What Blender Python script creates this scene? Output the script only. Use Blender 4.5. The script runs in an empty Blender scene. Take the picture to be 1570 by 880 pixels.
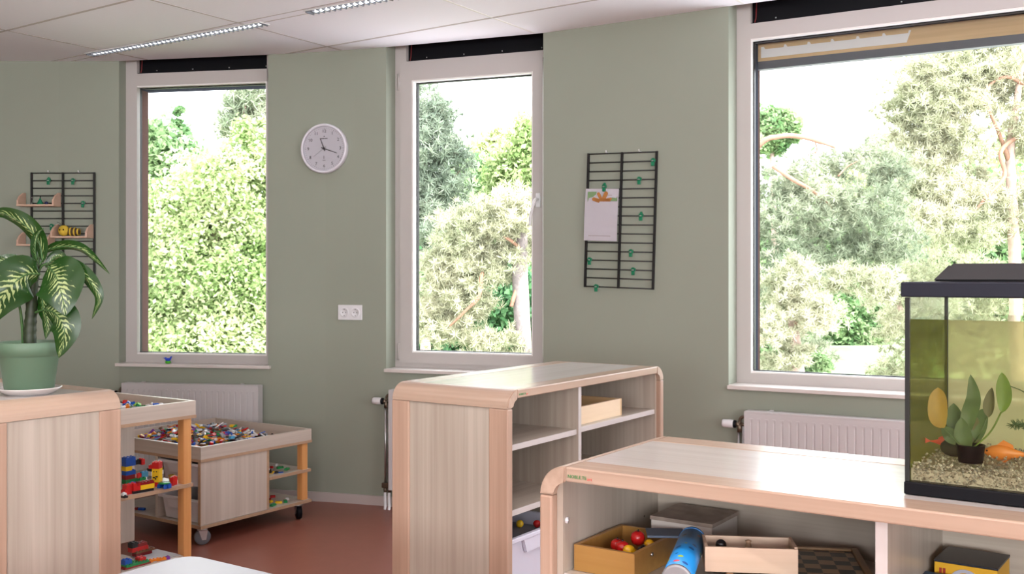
import bpy, bmesh, math, random
import numpy as np
from mathutils import Vector, Matrix
random.seed(7); rng = np.random.default_rng(11)
SC = bpy.context.scene; COL = SC.collection
PI = math.pi; R = math.radians
# ---------------------------------------------------------------- camera
F = 1560.0; CX, CY = 785.0, 425.0; EYE = 1.345; CEIL = 2.70
cd = bpy.data.cameras.new('camera'); cam = bpy.data.objects.new('camera', cd); COL.objects.link(cam)
cam.location = (0, 0, EYE); cam.rotation_euler = (R(90), 0, 0)
cd.sensor_width = 36; cd.lens = 36*F/1570; cd.shift_y = -15/1570; cd.clip_end = 500; cd.clip_start = .05
SC.camera = cam
# ---------------------------------------------------------------- light
SC.view_settings.view_transform = 'Standard'; SC.view_settings.look = 'None'
SC.view_settings.gamma = 1; SC.view_settings.use_curve_mapping = False
SC.view_settings.exposure = 0.86
SKY = 4.0; SUN = 6.5; DAY = 93.0; LAMP = 7.6; GLOW = 11.0
w = bpy.data.worlds.new('sky'); SC.world = w; w.use_nodes = True
w.node_tree.nodes['Background'].inputs[0].default_value = (.93, .97, 1.03, 1)
w.node_tree.nodes['Background'].inputs[1].default_value = SKY
sd = bpy.data.lights.new('sun', 'SUN'); so = bpy.data.objects.new('sun', sd); COL.objects.link(so)
sd.energy = SUN; sd.angle = R(1.0); sd.color = (1, .98, .96)
so.rotation_euler = Vector((-.48, .55, -.85)).to_track_quat('-Z', 'Y').to_euler()
def area(name, loc, rot, sx, sy, power, col=(1, 1, 1)):
    d = bpy.data.lights.new(name, 'AREA'); d.shape = 'RECTANGLE'; d.size = sx; d.size_y = sy; d.energy = power; d.color = col
    o = bpy.data.objects.new(name, d); COL.objects.link(o); o.location = loc; o.rotation_euler = rot
    return o
# daylight coming through the big windows in the wall behind the camera and in the right-hand wall
for x in (-2.9, -.2, 2.5):
    area('window_daylight', (x, -6.42, 1.65), (R(101), 0, 0), 1.9, 1.8, DAY, (.97, .95, .95))
area('window_daylight', (4.42, -.6, 1.65), (R(90), 0, R(90)), 2.6, 1.8, DAY*.52, (.97, .95, .95))
try:
    SC.cycles.max_bounces = 8; SC.cycles.diffuse_bounces = 4; SC.cycles.glossy_bounces = 3
    SC.cycles.transparent_max_bounces = 16; SC.cycles.transmission_bounces = 6
    SC.cycles.sample_clamp_indirect = 6.0; SC.cycles.caustics_reflective = False; SC.cycles.caustics_refractive = False
except Exception: pass
# ---------------------------------------------------------------- geometry of the photograph
U = (math.sin(R(33.94)), math.cos(R(33.94)))          # the direction in which the furniture recedes
ANG = -R(33.94)
def AB(a, b):                                           # furniture grid (a to the right, b away) -> world
    return (U[1]*a + U[0]*b, -U[0]*a + U[1]*b)
ab_ = AB
def px2w(px, py, Z): return Vector(((px-CX)/F*Z, Z, EYE-(py-CY)/F*Z))
def onz(px, py, z):                                     # the point at height z seen at a pixel
    Z = F*(EYE-z)/(py-CY); return Vector(((px-CX)/F*Z, Z, z))
def wallpt(px, yc):
    Z = F*(CEIL-EYE)/(CY-yc); return Vector(((px-CX)/F*Z, Z))
# ---------------------------------------------------------------- materials
MATS = {}
def _mat(name):
    m = bpy.data.materials.new(name); m.use_nodes = True; nt = m.node_tree
    return m, nt, nt.nodes['Principled BSDF']
def L(nt, a, b): nt.links.new(a, b)
def N(nt, t, **kw):
    n = nt.nodes.new(t)
    for k, v in kw.items(): setattr(n, k, v)
    return n
def plain(name, col, rough=.5, metal=0., spec=.5, noise=0., nscale=30., bump=0., emit=None, coat=0.):
    if name in MATS: return MATS[name]
    m, nt, p = _mat(name)
    p.inputs['Base Color'].default_value = (*col, 1); p.inputs['Roughness'].default_value = rough
    p.inputs['Metallic'].default_value = metal; p.inputs['Specular IOR Level'].default_value = spec
    if coat: p.inputs['Coat Weight'].default_value = coat
    if emit: p.inputs['Emission Color'].default_value = (*emit[:3], 1); p.inputs['Emission Strength'].default_value = emit[3]
    tc = N(nt, 'ShaderNodeTexCoord'); nz = N(nt, 'ShaderNodeTexNoise'); nz.inputs['Scale'].default_value = nscale; nz.inputs['Detail'].default_value = 4
    L(nt, tc.outputs['Object'], nz.inputs['Vector'])
    mx = N(nt, 'ShaderNodeMixRGB'); mx.inputs[1].default_value = (*[c*(1-noise) for c in col], 1); mx.inputs[2].default_value = (*[min(1, c*(1+noise)) for c in col], 1)
    L(nt, nz.outputs['Fac'], mx.inputs[0]); L(nt, mx.outputs[0], p.inputs['Base Color'])
    if bump:
        b = N(nt, 'ShaderNodeBump'); b.inputs['Strength'].default_value = bump; b.inputs['Distance'].default_value = .002
        L(nt, nz.outputs['Fac'], b.inputs['Height']); L(nt, b.outputs[0], p.inputs['Normal'])
    MATS[name] = m; return m
def wood(name, c1, c2, axis='z', rough=.4, scale=1., knots=False, spec=.5):
    """straight-grained wood or printed wood laminate; the grain runs along the given axis of the part"""
    if name in MATS: return MATS[name]
    m, nt, p = _mat(name)
    p.inputs['Roughness'].default_value = rough; p.inputs['Specular IOR Level'].default_value = spec
    tc = N(nt, 'ShaderNodeTexCoord'); mp = N(nt, 'ShaderNodeMapping')
    s = {'x': (.7, 13, 13), 'y': (13, .7, 13), 'z': (13, 13, .7)}[axis]
    mp.inputs['Scale'].default_value = [v*scale for v in s]
    L(nt, tc.outputs['Object'], mp.inputs['Vector'])
    n1 = N(nt, 'ShaderNodeTexNoise'); n1.inputs['Scale'].default_value = 1.; n1.inputs['Detail'].default_value = 3; n1.inputs['Distortion'].default_value = .4
    L(nt, mp.outputs[0], n1.inputs['Vector'])
    mp2 = N(nt, 'ShaderNodeMapping'); mp2.inputs['Scale'].default_value = [v*scale*6 if v > 1 else v*scale*2.5 for v in s]
    L(nt, tc.outputs['Object'], mp2.inputs['Vector'])
    n2 = N(nt, 'ShaderNodeTexNoise'); n2.inputs['Scale'].default_value = 1.; n2.inputs['Detail'].default_value = 5
    L(nt, mp2.outputs[0], n2.inputs['Vector'])
    md = N(nt, 'ShaderNodeMath', operation='MULTIPLY_ADD'); md.inputs[1].default_value = .45; 
    L(nt, n2.outputs['Fac'], md.inputs[0])
    m2 = N(nt, 'ShaderNodeMath', operation='MULTIPLY'); m2.inputs[1].default_value = .55; L(nt, n1.outputs['Fac'], m2.inputs[0]); L(nt, m2.outputs[0], md.inputs[2])
    cr = N(nt, 'ShaderNodeValToRGB'); cr.color_ramp.elements[0].position = .36; cr.color_ramp.elements[1].position = .64
    cr.color_ramp.elements[0].color = (*c1, 1); cr.color_ramp.elements[1].color = (*c2, 1)
    L(nt, md.outputs[0], cr.inputs[0]); L(nt, cr.outputs[0], p.inputs['Base Color'])
    MATS[name] = m; return m
BE1, BE2 = (.37, .262, .195), (.46, .335, .255)
beech_x = wood('beech_lengthwise', BE1, BE2, 'x', .22); beech_y = wood('beech_crosswise', BE1, BE2, 'y'); beech_z = wood('beech_upright', (.35, .228, .165), (.45, .305, .225), 'z')
LA1, LA2 = (.35, .295, .24), (.48, .425, .36)
lam_x = wood('maple_laminate_lengthwise', LA1, LA2, 'x', .3, .8); lam_top = wood('glossy_maple_top', (.47, .435, .41), (.54, .505, .48), 'x', .16, .8); lam_y = wood('maple_laminate_crosswise', LA1, LA2, 'y', .3, .8); lam_z = wood('maple_laminate_upright', LA1, LA2, 'z', .35, .8)
ply_e = plain('plywood_edge', (.42, .27, .17), .6, noise=.15, nscale=60)
oak = wood('orange_beech_post', (.62, .28, .09), (.74, .37, .13), 'z', .45)
white_edge = plain('pale_grey_edge_band', (.50, .465, .45), .35)
frame_m = plain('warm_grey_window_paint', (.50, .468, .45), .4)
bead_m = plain('white_glazing_bead', (.82, .80, .78), .35)
sill_m = plain('white_sill_stone', (.66, .61, .58), .3)
black = plain('black_plastic', (.004, .004, .006), .45, spec=.15)
dark_grey = plain('dark_grey_aluminium', (.030, .034, .045), 1., spec=0.)
brownrev = plain('brown_outer_reveal', (.075, .046, .040), 1., spec=0., noise=.2)
brick_out = plain('outer_facade', (.20, .13, .11), .8, noise=.2)
rad_m = plain('white_radiator_enamel', (.56, .54, .545), .35)
white_pl = plain('white_plastic', (.72, .72, .74), .35)
chrome = plain('steel', (.55, .55, .56), .3, metal=1.)
brass = plain('tarnished_brass', (.20, .16, .12), .35, metal=.9)
wall_m = plain('sage_green_wall_paint', (.300, .325, .265), .75, noise=.02, nscale=6, bump=.03, spec=.3)
ceil_m = plain('white_ceiling_board', (.94, .925, .99), .8, noise=.015, nscale=80, bump=.05)
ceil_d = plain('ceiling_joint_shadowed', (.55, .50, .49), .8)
ceil_w = plain('ceiling_joint_highlight', (.86, .84, .82), .6)  # highlight of lit recess edges, painted in as a whiter joint
floor_m = plain('red_brown_linoleum', (.26, .088, .062), .33, noise=.10, nscale=14, spec=.4)
base_m = plain('grey_baseboard_paint', (.50, .44, .42), .5)
def glass_mat(name, tint=(1, 1, 1), refl=1.0, rough=0.0):
    m = bpy.data.materials.new(name); m.use_nodes = True; nt = m.node_tree; nt.nodes.clear()
    o = N(nt, 'ShaderNodeOutputMaterial'); mx = N(nt, 'ShaderNodeMixShader'); t = N(nt, 'ShaderNodeBsdfTransparent'); g = N(nt, 'ShaderNodeBsdfGlossy')
    t.inputs[0].default_value = (*tint, 1); g.inputs['Roughness'].default_value = rough
    fr = N(nt, 'ShaderNodeFresnel'); fr.inputs[0].default_value = 1.45
    mu = N(nt, 'ShaderNodeMath', operation='MULTIPLY'); mu.inputs[1].default_value = refl
    L(nt, fr.outputs[0], mu.inputs[0]); L(nt, mu.outputs[0], mx.inputs[0]); L(nt, t.outputs[0], mx.inputs[1]); L(nt, g.outputs[0], mx.inputs[2]); L(nt, mx.outputs[0], o.inputs[0])
    return m
pane_m = glass_mat('window_glass', (.97, .985, .97))
# ---------------------------------------------------------------- mesh helpers
def bm_box(bm, x0, x1, y0, y1, z0, z1, mi=0, bev=0.):
    vs = [bm.verts.new(p) for p in ((x0,y0,z0),(x1,y0,z0),(x1,y1,z0),(x0,y1,z0),(x0,y0,z1),(x1,y0,z1),(x1,y1,z1),(x0,y1,z1))]
    fs = []
    for q in ((0,3,2,1),(4,5,6,7),(0,1,5,4),(1,2,6,5),(2,3,7,6),(3,0,4,7)):
        f = bm.faces.new([vs[i] for i in q]); f.material_index = mi; fs.append(f)
    if bev:
        es = list({e for f in fs for e in f.edges})
        r = bmesh.ops.bevel(bm, geom=es, offset=bev, segments=2, profile=.5, affect='EDGES')
        for f in r['faces']: f.material_index = mi
    return vs
def bm_prism(bm, pts, z0, z1, mi=0, M=None):
    """extrude a 2-D outline (x, y) from z0 to z1; M maps local to part space"""
    M = M or Matrix()
    lo = [bm.verts.new(M @ Vector((x, y, z0))) for x, y in pts]; hi = [bm.verts.new(M @ Vector((x, y, z1))) for x, y in pts]
    n = len(pts)
    fs = [bm.faces.new(lo[::-1]), bm.faces.new(hi)]
    for i in range(n): fs.append(bm.faces.new((lo[i], lo[(i+1) % n], hi[(i+1) % n], hi[i])))
    for f in fs: f.material_index = mi
    return fs
def bm_lathe(bm, prof, seg=32, mi=0, M=None, a0=0., a1=2*PI):
    M = M or Matrix(); rings = []
    closed = abs(a1-a0-2*PI) < 1e-6; n = seg if closed else seg+1
    for r, z in prof:
        if r < 1e-6: rings.append([bm.verts.new(M @ Vector((0, 0, z)))])
        else: rings.append([bm.verts.new(M @ Vector((r*math.cos(a0+(a1-a0)*k/seg), r*math.sin(a0+(a1-a0)*k/seg), z))) for k in range(n)])
    for i in range(len(rings)-1):
        A, B = rings[i], rings[i+1]
        for k in range(seg):
            j = (k+1) % n
            if len(A) == 1 and len(B) == 1: continue
            if len(A) == 1: f = bm.faces.new((A[0], B[j], B[k]))
            elif len(B) == 1: f = bm.faces.new((A[k], A[j], B[0]))
            else: f = bm.faces.new((A[k], A[j], B[j], B[k]))
            f.material_index = mi; f.smooth = True
def bm_tube(bm, pts, rad, seg=8, mi=0, cap=True):
    pts = [Vector(p) for p in pts]; rs = rad if isinstance(rad, (list, tuple)) else [rad]*len(pts)
    rings = []; up = Vector((0, 0, 1)); prev = None
    for i, p in enumerate(pts):
        d = (pts[min(i+1, len(pts)-1)] - pts[max(i-1, 0)]).normalized()
        if prev is None:
            s = d.cross(up) if abs(d.z) < .95 else d.cross(Vector((1, 0, 0)))
        else: s = prev - d*prev.dot(d)
        s.normalize(); prev = s; t = d.cross(s)
        rings.append([bm.verts.new(p + (s*math.cos(2*PI*k/seg) + t*math.sin(2*PI*k/seg))*rs[i]) for k in range(seg)])
    for i in range(len(rings)-1):
        for k in range(seg):
            j = (k+1) % seg
            f = bm.faces.new((rings[i][k], rings[i][j], rings[i+1][j], rings[i+1][k])); f.smooth = True; f.material_index = mi
    if cap:
        for rg in (rings[0][::-1], rings[-1]):
            f = bm.faces.new(rg); f.material_index = mi
def spline(pts, n=8):
    """Catmull-Rom through points"""
    P = [Vector(p) for p in pts]; P = [P[0]*2-P[1]] + P + [P[-1]*2-P[-2]]; out = []
    for i in range(1, len(P)-2):
        for k in range(n):
            t = k/n; a, b, c, d = P[i-1], P[i], P[i+1], P[i+2]
            out.append(.5*((2*b)+(c-a)*t+(2*a-5*b+4*c-d)*t*t+(3*b-a-3*c+d)*t**3))
    out.append(P[-2]); return out
def obj(name, bm, mats, parent=None, loc=None, rot=None, recalc=True):
    me = bpy.data.meshes.new(name)
    if recalc: bmesh.ops.recalc_face_normals(bm, faces=bm.faces)
    bm.to_mesh(me); bm.free()
    for m in (mats if isinstance(mats, (list, tuple)) else [mats]): me.materials.append(m)
    o = bpy.data.objects.new(name, me); COL.objects.link(o)
    if parent is not None: o.parent = parent
    if loc is not None: o.location = loc
    if rot is not None: o.rotation_euler = rot
    return o
def box(name, x0, x1, y0, y1, z0, z1, m, parent=None, bev=0., **kw):
    bm = bmesh.new(); bm_box(bm, x0, x1, y0, y1, z0, z1, 0, bev); return obj(name, bm, m, parent, **kw)
def tag(o, label, cat, group=None, kind=None):
    if label: o['label'] = label
    if cat: o['category'] = cat
    if group: o['group'] = group
    if kind: o['kind'] = kind
    return o
def thing(name, label, cat, loc=(0, 0, 0), rz=0., group=None, kind=None):
    o = bpy.data.objects.new(name, None); COL.objects.link(o); o.location = loc; o.rotation_euler = (0, 0, rz); o.empty_display_size = .1
    return tag(o, label, cat, group, kind)
def text_mesh(name, s, size, m, parent, loc, rot, ext=.0004, align='CENTER'):
    c = bpy.data.curves.new(name, 'FONT'); c.body = s; c.size = size; c.extrude = ext; c.align_x = align; c.align_y = 'CENTER'; c.resolution_u = 2
    t = bpy.data.objects.new(name, c); COL.objects.link(t); dg = bpy.context.evaluated_depsgraph_get()
    me = bpy.data.meshes.new_from_object(t.evaluated_get(dg)); bpy.data.objects.remove(t)
    me.materials.clear(); me.materials.append(m); me.name = name
    o = bpy.data.objects.new(name, me); COL.objects.link(o); o.parent = parent; o.location = loc; o.rotation_euler = rot
    return o
# ---------------------------------------------------------------- curved window wall
class WF:
    """frame of a straight stretch of the window wall: x along it to the right, y outwards"""
    def __init__(s, L0, R0):
        s.O = L0.copy(); d = (R0-L0); s.w = d.length; s.t = d.normalized(); s.n = Vector((-s.t.y, s.t.x))
        s.phi = math.atan2(s.t.y, s.t.x)
    def hit(s, px, y=0.):
        r = (px-CX)/F; O = s.O + s.n*y      # O + x t = k (r, 1)
        return (O.y*r - O.x)/(s.t.x - s.t.y*r)
    def w2(s, x, y=0.): return s.O + s.t*x + s.n*y
    def depth(s, px, y=0.): return s.w2(s.hit(px, y), y).y
    def z(s, px, py, y=0.): return EYE - (py-CY)/F*s.depth(px, y)
    def loc(s, x=0., y=0., z=0.): p = s.w2(x, y); return (p.x, p.y, z)
A_ = [wallpt(*q) for q in ((-350, 92.3), (-150, 92.8), (0, 93.3), (90, 94), (182.5, 93.6))]
B_ = [wallpt(*q) for q in ((411, 83.8), (455, 81.4), (500, 78.9), (545, 75.8), (592, 72.2))]
C_ = [wallpt(*q) for q in ((833, 50.5), (900, 41.3), (960, 32.8), (1020, 24.1), (1070, 16.7), (1117, 9.6))]
w1 = WF(A_[-1], B_[0]); w2 = WF(B_[-1], C_[0])
W3L = 2.05; ph3 = -R(29.8)
D0 = C_[-1] + Vector((math.cos(ph3), math.sin(ph3)))*W3L
D_ = [D0] + [D0 + Vector((math.cos(-R(33)), math.sin(-R(33))))*k for k in (.5, 1.)]
D_.append(Vector((4.5, D_[-1].y - (4.5-D_[-1].x)*math.tan(R(38)))))
w3 = WF(C_[-1], D0)
WIN = [(w1, .075), (w2, .115), (w3, .13)]
HOLE_B, THK = .787, .30
def pillar_outline(front, left, right):
    """left/right: (window frame, depth) of the opening on that side; the opening's right jamb hides the frame"""
    pts = [tuple(p) for p in front]
    if right: wf, d = right; e = wf.w2(0, THK); pts.append(tuple(e))
    else: pts.append((front[-1].x, front[-1].y+THK))
    if left:
        wf, d = left; W = wf.w
        pts += [tuple(wf.w2(W+.085, THK)), tuple(wf.w2(W+.085, d-.001)), tuple(wf.w2(W, d-.001))]
    else: pts.append((front[0].x, front[0].y+THK))
    return pts
bm = bmesh.new()
ZT = 3.1
for front, l, r in ((A_, None, WIN[0]), (B_, WIN[0], WIN[1]), (C_, WIN[1], WIN[2]), (D_, WIN[2], None)):
    bm_prism(bm, pillar_outline(front, l, r), 0, ZT)
for wf, d in WIN:
    q = [wf.w2(0, 0), wf.w2(wf.w, 0), wf.w2(wf.w+.085, THK), wf.w2(0, THK)]
    bm_prism(bm, [tuple(p) for p in q], 0, HOLE_B)
    q = [wf.w2(0, d+.07), wf.w2(wf.w+.085, d+.07), wf.w2(wf.w+.085, THK), wf.w2(0, THK)]
    bm_prism(bm, [tuple(p) for p in q], 2.56, ZT, 1)
    q = [wf.w2(0, .002), wf.w2(wf.w, .002), wf.w2(wf.w+.085, d+.069), wf.w2(0, d+.069)]
    bm_prism(bm, [tuple(p) for p in q], 2.80, ZT, 1)
wb = obj('wall_back', bm, [wall_m, brick_out]); wb['kind'] = 'structure'
FRONT = A_ + B_ + C_ + D_
# baseboard following the curve
bm = bmesh.new()
def offs(pts, d):
    out = []
    for i, p in enumerate(pts):
        t = (pts[min(i+1, len(pts)-1)] - pts[max(i-1, 0)]).normalized(); out.append(p + Vector((t.y, -t.x))*d)
    return out
ring = [tuple(p) for p in FRONT] + [tuple(p) for p in offs(FRONT, .014)[::-1]]
bm_prism(bm, ring, 0, .055); bb = obj('baseboard_back', bm, base_m); bb['kind'] = 'structure'
# floor, side walls, rear wall
XL, XR, YR = -4.6, 4.5, -6.5
def sbox(name, *a): 
    o = box(name, *a); o['kind'] = 'structure'; return o
yl = A_[0].y
bm = bmesh.new()
fl = [(XL-.2, YR-.2), (XR+.2, YR-.2), (XR+.2, D_[-1].y)] + [tuple(p) for p in offs(FRONT, -.28)[::-1]] + [(XL-.2, yl+.3)]
bm_prism(bm, fl, -.12, 0); o = obj('floor', bm, floor_m); o['kind'] = 'structure'
sbox('wall_left', XL-.2, XL, YR-.2, yl+.3, 0, 3.1, wall_m)
bm = bmesh.new()
for a in ((XR, XR+.2, YR-.2, D_[-1].y, 0, .7), (XR, XR+.2, YR-.2, D_[-1].y, 2.6, 3.1), (XR, XR+.2, YR-.2, -2.0, .7, 2.6), (XR, XR+.2, .8, D_[-1].y, .7, 2.6)): bm_box(bm, *a)
o = obj('wall_right', bm, wall_m); o['kind'] = 'structure'
bm = bmesh.new(); bm_box(bm, XL, XR, YR-.2, YR, 0, .7); bm_box(bm, XL, XR, YR-.2, YR, 2.6, 3.1)
for x0, x1 in ((XL, -3.9), (-1.9, -1.2), (.8, 1.5), (3.5, XR)): bm_box(bm, x0, x1, YR-.2, YR, .7, 2.6)
o = obj('wall_rear', bm, wall_m); o['kind'] = 'structure'
# ceiling: boards with joints every 0.6 m one way and 1.2 m the other, turned like the furniture
bm = bmesh.new()
cp = [(XL-.2, YR-.2), (XR+.2, YR-.2), (XR+.2, D_[-1].y+.05)] + [tuple(p) for p in offs(FRONT, -.001)[::-1]] + [(XL-.2, yl+.001)]
cp_room = [Vector(p) for p in [(XL, YR), (XR, YR), (XR, D_[-1].y)]] + FRONT[::-1] + [Vector((XL, yl))]
bm_prism(bm, cp, CEIL, 3.1)
def clip_line(p, d):
    """where the line p + k d crosses the outline of the room"""
    ks = []
    n = len(cp_room)
    for i in range(n):
        a, b = cp_room[i], cp_room[(i+1) % n]; e = b-a; den = d.x*e.y - d.y*e.x
        if abs(den) < 1e-9: continue
        q = a-p; k = (q.x*e.y - q.y*e.x)/den; s = (q.x*d.y - q.y*d.x)/den
        if 0 <= s <= 1: ks.append(k)
    return (min(ks), max(ks)) if len(ks) >= 2 else None
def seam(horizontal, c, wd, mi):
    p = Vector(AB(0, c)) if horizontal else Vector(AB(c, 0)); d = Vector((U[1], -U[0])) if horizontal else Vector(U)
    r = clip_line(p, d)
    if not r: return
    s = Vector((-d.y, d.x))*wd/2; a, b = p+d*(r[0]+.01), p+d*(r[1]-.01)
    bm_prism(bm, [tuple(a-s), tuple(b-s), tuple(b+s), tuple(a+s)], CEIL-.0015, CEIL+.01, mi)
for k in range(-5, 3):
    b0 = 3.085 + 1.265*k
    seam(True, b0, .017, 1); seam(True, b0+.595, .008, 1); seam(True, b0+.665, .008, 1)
for k in range(-6, 4): seam(False, -3.05+1.185*k, .014, 2 if k > -1 else 1)  # right-hand joints carry the painted-in highlight, left ones stay dark
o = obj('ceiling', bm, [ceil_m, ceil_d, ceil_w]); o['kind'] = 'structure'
# ---------------------------------------------------------------- windows
GB, GT, HT = .859, 2.555, 2.632
def window(n, wf, d, gl, gr, sill_px, sash, rev, label):
    T = thing('window_%d' % n, None, None, wf.loc(), wf.phi, kind='structure'); T['label'] = label
    W = wf.w + .08
    xgl = wf.hit(gl, d); xgr = wf.hit(gr, d) if gr else W-.075
    y0, y1 = d, d+.06
    bm = bmesh.new()
    xf = wf.hit(rev[1], d)                              # inner edge of the fixed frame's left member
    xfr = W-.06 if sash else xgr
    for a in ((.001, xf, y0, y1, HOLE_B+.02, 2.798), (xf, W, y0, y1, GT if not sash else 2.565, HT), (xfr, W, y0, y1, HOLE_B+.02, 2.798), (xf, xfr, y0, y1, HOLE_B+.02, GB if not sash else .845)):
        bm_box(bm, *a)
    obj('window_frame', bm, frame_m, T)
    g0, g1 = GB, GT
    if sash:
        g0, g1 = .897, 2.515
        sx0 = wf.hit(sash[0], d-.012); sx1 = wf.hit(sash[1], d-.012); ys = d-.012
        bm = bmesh.new()
        for a in ((sx0, xgl, ys, y1+.004, .836, 2.59), (xgr, sx1, ys, y1+.004, .836, 2.59), (xgl, xgr, ys, y1+.004, .836, g0), (xgl, xgr, ys, y1+.004, g1, 2.59)): bm_box(bm, *a, 0)
        S = obj('sash', bm, frame_m, T)
        bm = bmesh.new()
        for zz in (.85, 2.46): bm_lathe(bm, [(0, 0), (.008, 0), (.008, .1), (0, .1)], 10, M=Matrix.Translation((sx0-.008, ys+.004, zz)))
        obj('hinge', bm, frame_m, S)
        hx = (xgr+sx1)/2+.004; hz = wf.z(824, 306, d)
        bm = bmesh.new(); bm_box(bm, hx-.014, hx+.014, ys-.012, ys, hz-.045, hz+.035, 0, .004)
        bm_tube(bm, spline([(hx, ys-.01, hz), (hx, ys-.05, hz-.005), (hx-.012, ys-.058, hz-.04), (hx-.03, ys-.05, hz-.10), (hx-.034, ys-.048, hz-.15)], 5), [.009]*10+[.008]*11, 10)
        obj('handle', bm, white_pl, S)
    b = .009; bm = bmesh.new(); yb = y0 + (.004 if not sash else -.008)
    for a in ((xgl, xgl+b, yb, y1, g0, g1), (xgr-b, xgr, yb, y1, g0, g1), (xgl+b, xgr-b, yb, y1, g0, g0+b), (xgl+b, xgr-b, yb, y1, g1-b, g1)): bm_box(bm, *a)
    obj('glazing_bead', bm, bead_m, T)
    bm = bmesh.new(); yp = d+.03; vs = [bm.verts.new(p) for p in ((xgl+b, yp, g0+b), (xgr-b, yp, g0+b), (xgr-b, yp, g1-b), (xgl+b, yp, g1-b))]; bm.faces.new(vs)
    obj('pane', bm, pane_m, T)
    # dark rubber and outer aluminium frame, brown outer reveal
    bm = bmesh.new(); k = b+.006; yo = y1
    for a in ((xgl+b, xgl+k, yp+.004, yo, g0+b, g1-b), (xgr-k, xgr-b, yp+.004, yo, g0+b, g1-b), (xgl+k, xgr-k, yp+.004, yo, g1-k, g1-b), (xgl+k, xgr-k, yp+.004, yo, g0+b, g0+b+.004)): bm_box(bm, *a)
    obj('outer_seal', bm, black, T)
    rx = rev[0]; bm = bmesh.new()
    bm_box(bm, .001, rx+.004, d+.062, d+.12, HOLE_B+.02, 2.60, 0); bm_box(bm, .001, W, d+.062, d+.10, HOLE_B+.0, g0-.012, 0)
    bm_box(bm, W-.03, W+.003, d+.062, d+.12, HOLE_B+.02, 2.60, 0); bm_box(bm, .001, rx, d+.12, THK-.002, HOLE_B+.02, 2.60, 1); bm_box(bm, W-.03, W+.003, d+.12, THK-.002, HOLE_B+.02, 2.60, 1)
    bm_box(bm, .001, W, d+.062, THK+.02, 2.556, 2.60, 0)
    obj('outer_reveal', bm, [dark_grey, brownrev], T)
    # dark ventilation slot under the ceiling
    xs = wf.hit(rev[1], d)
    bm = bmesh.new(); bm_box(bm, xs, W-.012, d+.03, d+.068, HT, 2.798); bm_box(bm, xs, W-.012, d+.012, d+.03, HT, HT+.006)
    V = obj('ventilation_slot', bm, black, T)
    bm = bmesh.new()
    for q in np.linspace(xs+.12, wf.w-.06, 4): bm_lathe(bm, [(0, 0), (.004, 0), (.003, .003), (0, .003)], 8, M=Matrix.Translation((q, d+.03, HT+.022)) @ Matrix.Rotation(R(90), 4, 'X'))
    obj('screw', bm, chrome, V)
    bm = bmesh.new(); bm_tube(bm, [(xs+.025, d+.02, CEIL+.05), (xs+.022, d+.018, HT+.03), (xs+.015, d+.02, HT+.008)], .0022, 6)
    obj('cable', bm, plain('dark_red_wire', (.25, .02, .02), .5), V)
    s0, s1 = wf.hit(sill_px[0], -.03), (wf.hit(sill_px[1], -.03) if sill_px[1] else wf.w-.002)
    bm = bmesh.new(); bm_box(bm, s0, s1, -.032, -.001, HOLE_B+.001, HOLE_B+.021, 0, .003); bm_box(bm, .001, wf.w-.001, -.003, d+.002, HOLE_B+.001, HOLE_B+.021)
    obj('window_sill', bm, sill_m, T)
    return T, xgl, xgr
window(1, w1, .075, 206.8, 409.2, (176, 413), None, (.027, 210), 'tall fixed window on the left above the radiator behind the play tables')
window(2, w2, .115, 632.5, 818, (588.5, 834), (613, 832), (.056, 623), 'narrow tall opening window in the middle with a white handle')
T3, xg3, xgr3 = window(3, w3, .13, 1149, None, (1114.5, None), None, (.073, 1151), 'wide window on the right behind the aquarium')
# outside sun-screen box across the top of the wide window
bm = bmesh.new(); yy = .13+.13
bm_box(bm, .06, W3L+.02, yy, yy+.03, 2.462, 2.552); o = obj('screen_box', bm, wood('tan_fascia', (.56, .37, .19), (.68, .47, .25), 'x', .6), T3)
bm = bmesh.new(); bm_box(bm, .06, W3L+.02, yy-.006, yy+.04, 2.42, 2.461); obj('screen_rail', bm, plain('slate_grey_metal', (.10, .105, .12), .5), T3)
xa, xb = w3.hit(1167, yy), w3.hit(1397, yy); out = [(xa, 2.479)]
out.append((xb-.02, 2.479)); out.append((xb, 2.535)); 
teeth = [w3.hit(p, yy) for p in (1395, 1355, 1315, 1276, 1240, 1204, 1170)]
for i, t in enumerate(teeth):
    h = 2.536
    if i: out.append((t+.012, 2.523))
    out += [(t+.004, h), (t-.004, h)]
    if i < len(teeth)-1: out.append((t-.008, 2.523))
out[-1] = (xa, 2.536)
bm = bmesh.new(); bm_prism(bm, out, 0, .002, M=Matrix(((1, 0, 0, 0), (0, 0, 1, yy-.0035), (0, 1, 0, 0), (0, 0, 0, 1))))
obj('paper_strip', bm, plain('white_notched_paper', (.85, .83, .82), .6), T3)
# rear window frames (behind the camera) so the daylight has windows to come from
for i, (x0, x1) in enumerate(((-3.9, -1.9), (-1.2, .8), (1.5, 3.5))):
    bm = bmesh.new()
    for a in ((x0, x0+.06, 0, 0), (x1-.06, x1, 0, 0), ((x0+x1)/2-.03, (x0+x1)/2+.03, 0, 0)): bm_box(bm, a[0], a[1], YR-.12, YR-.06, .7, 2.6)
    for z0 in (.7, 2.54): bm_box(bm, x0, x1, YR-.12, YR-.06, z0, z0+.06)
    o = obj('window_%d' % (i+4), bm, frame_m); o['kind'] = 'structure'
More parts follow.
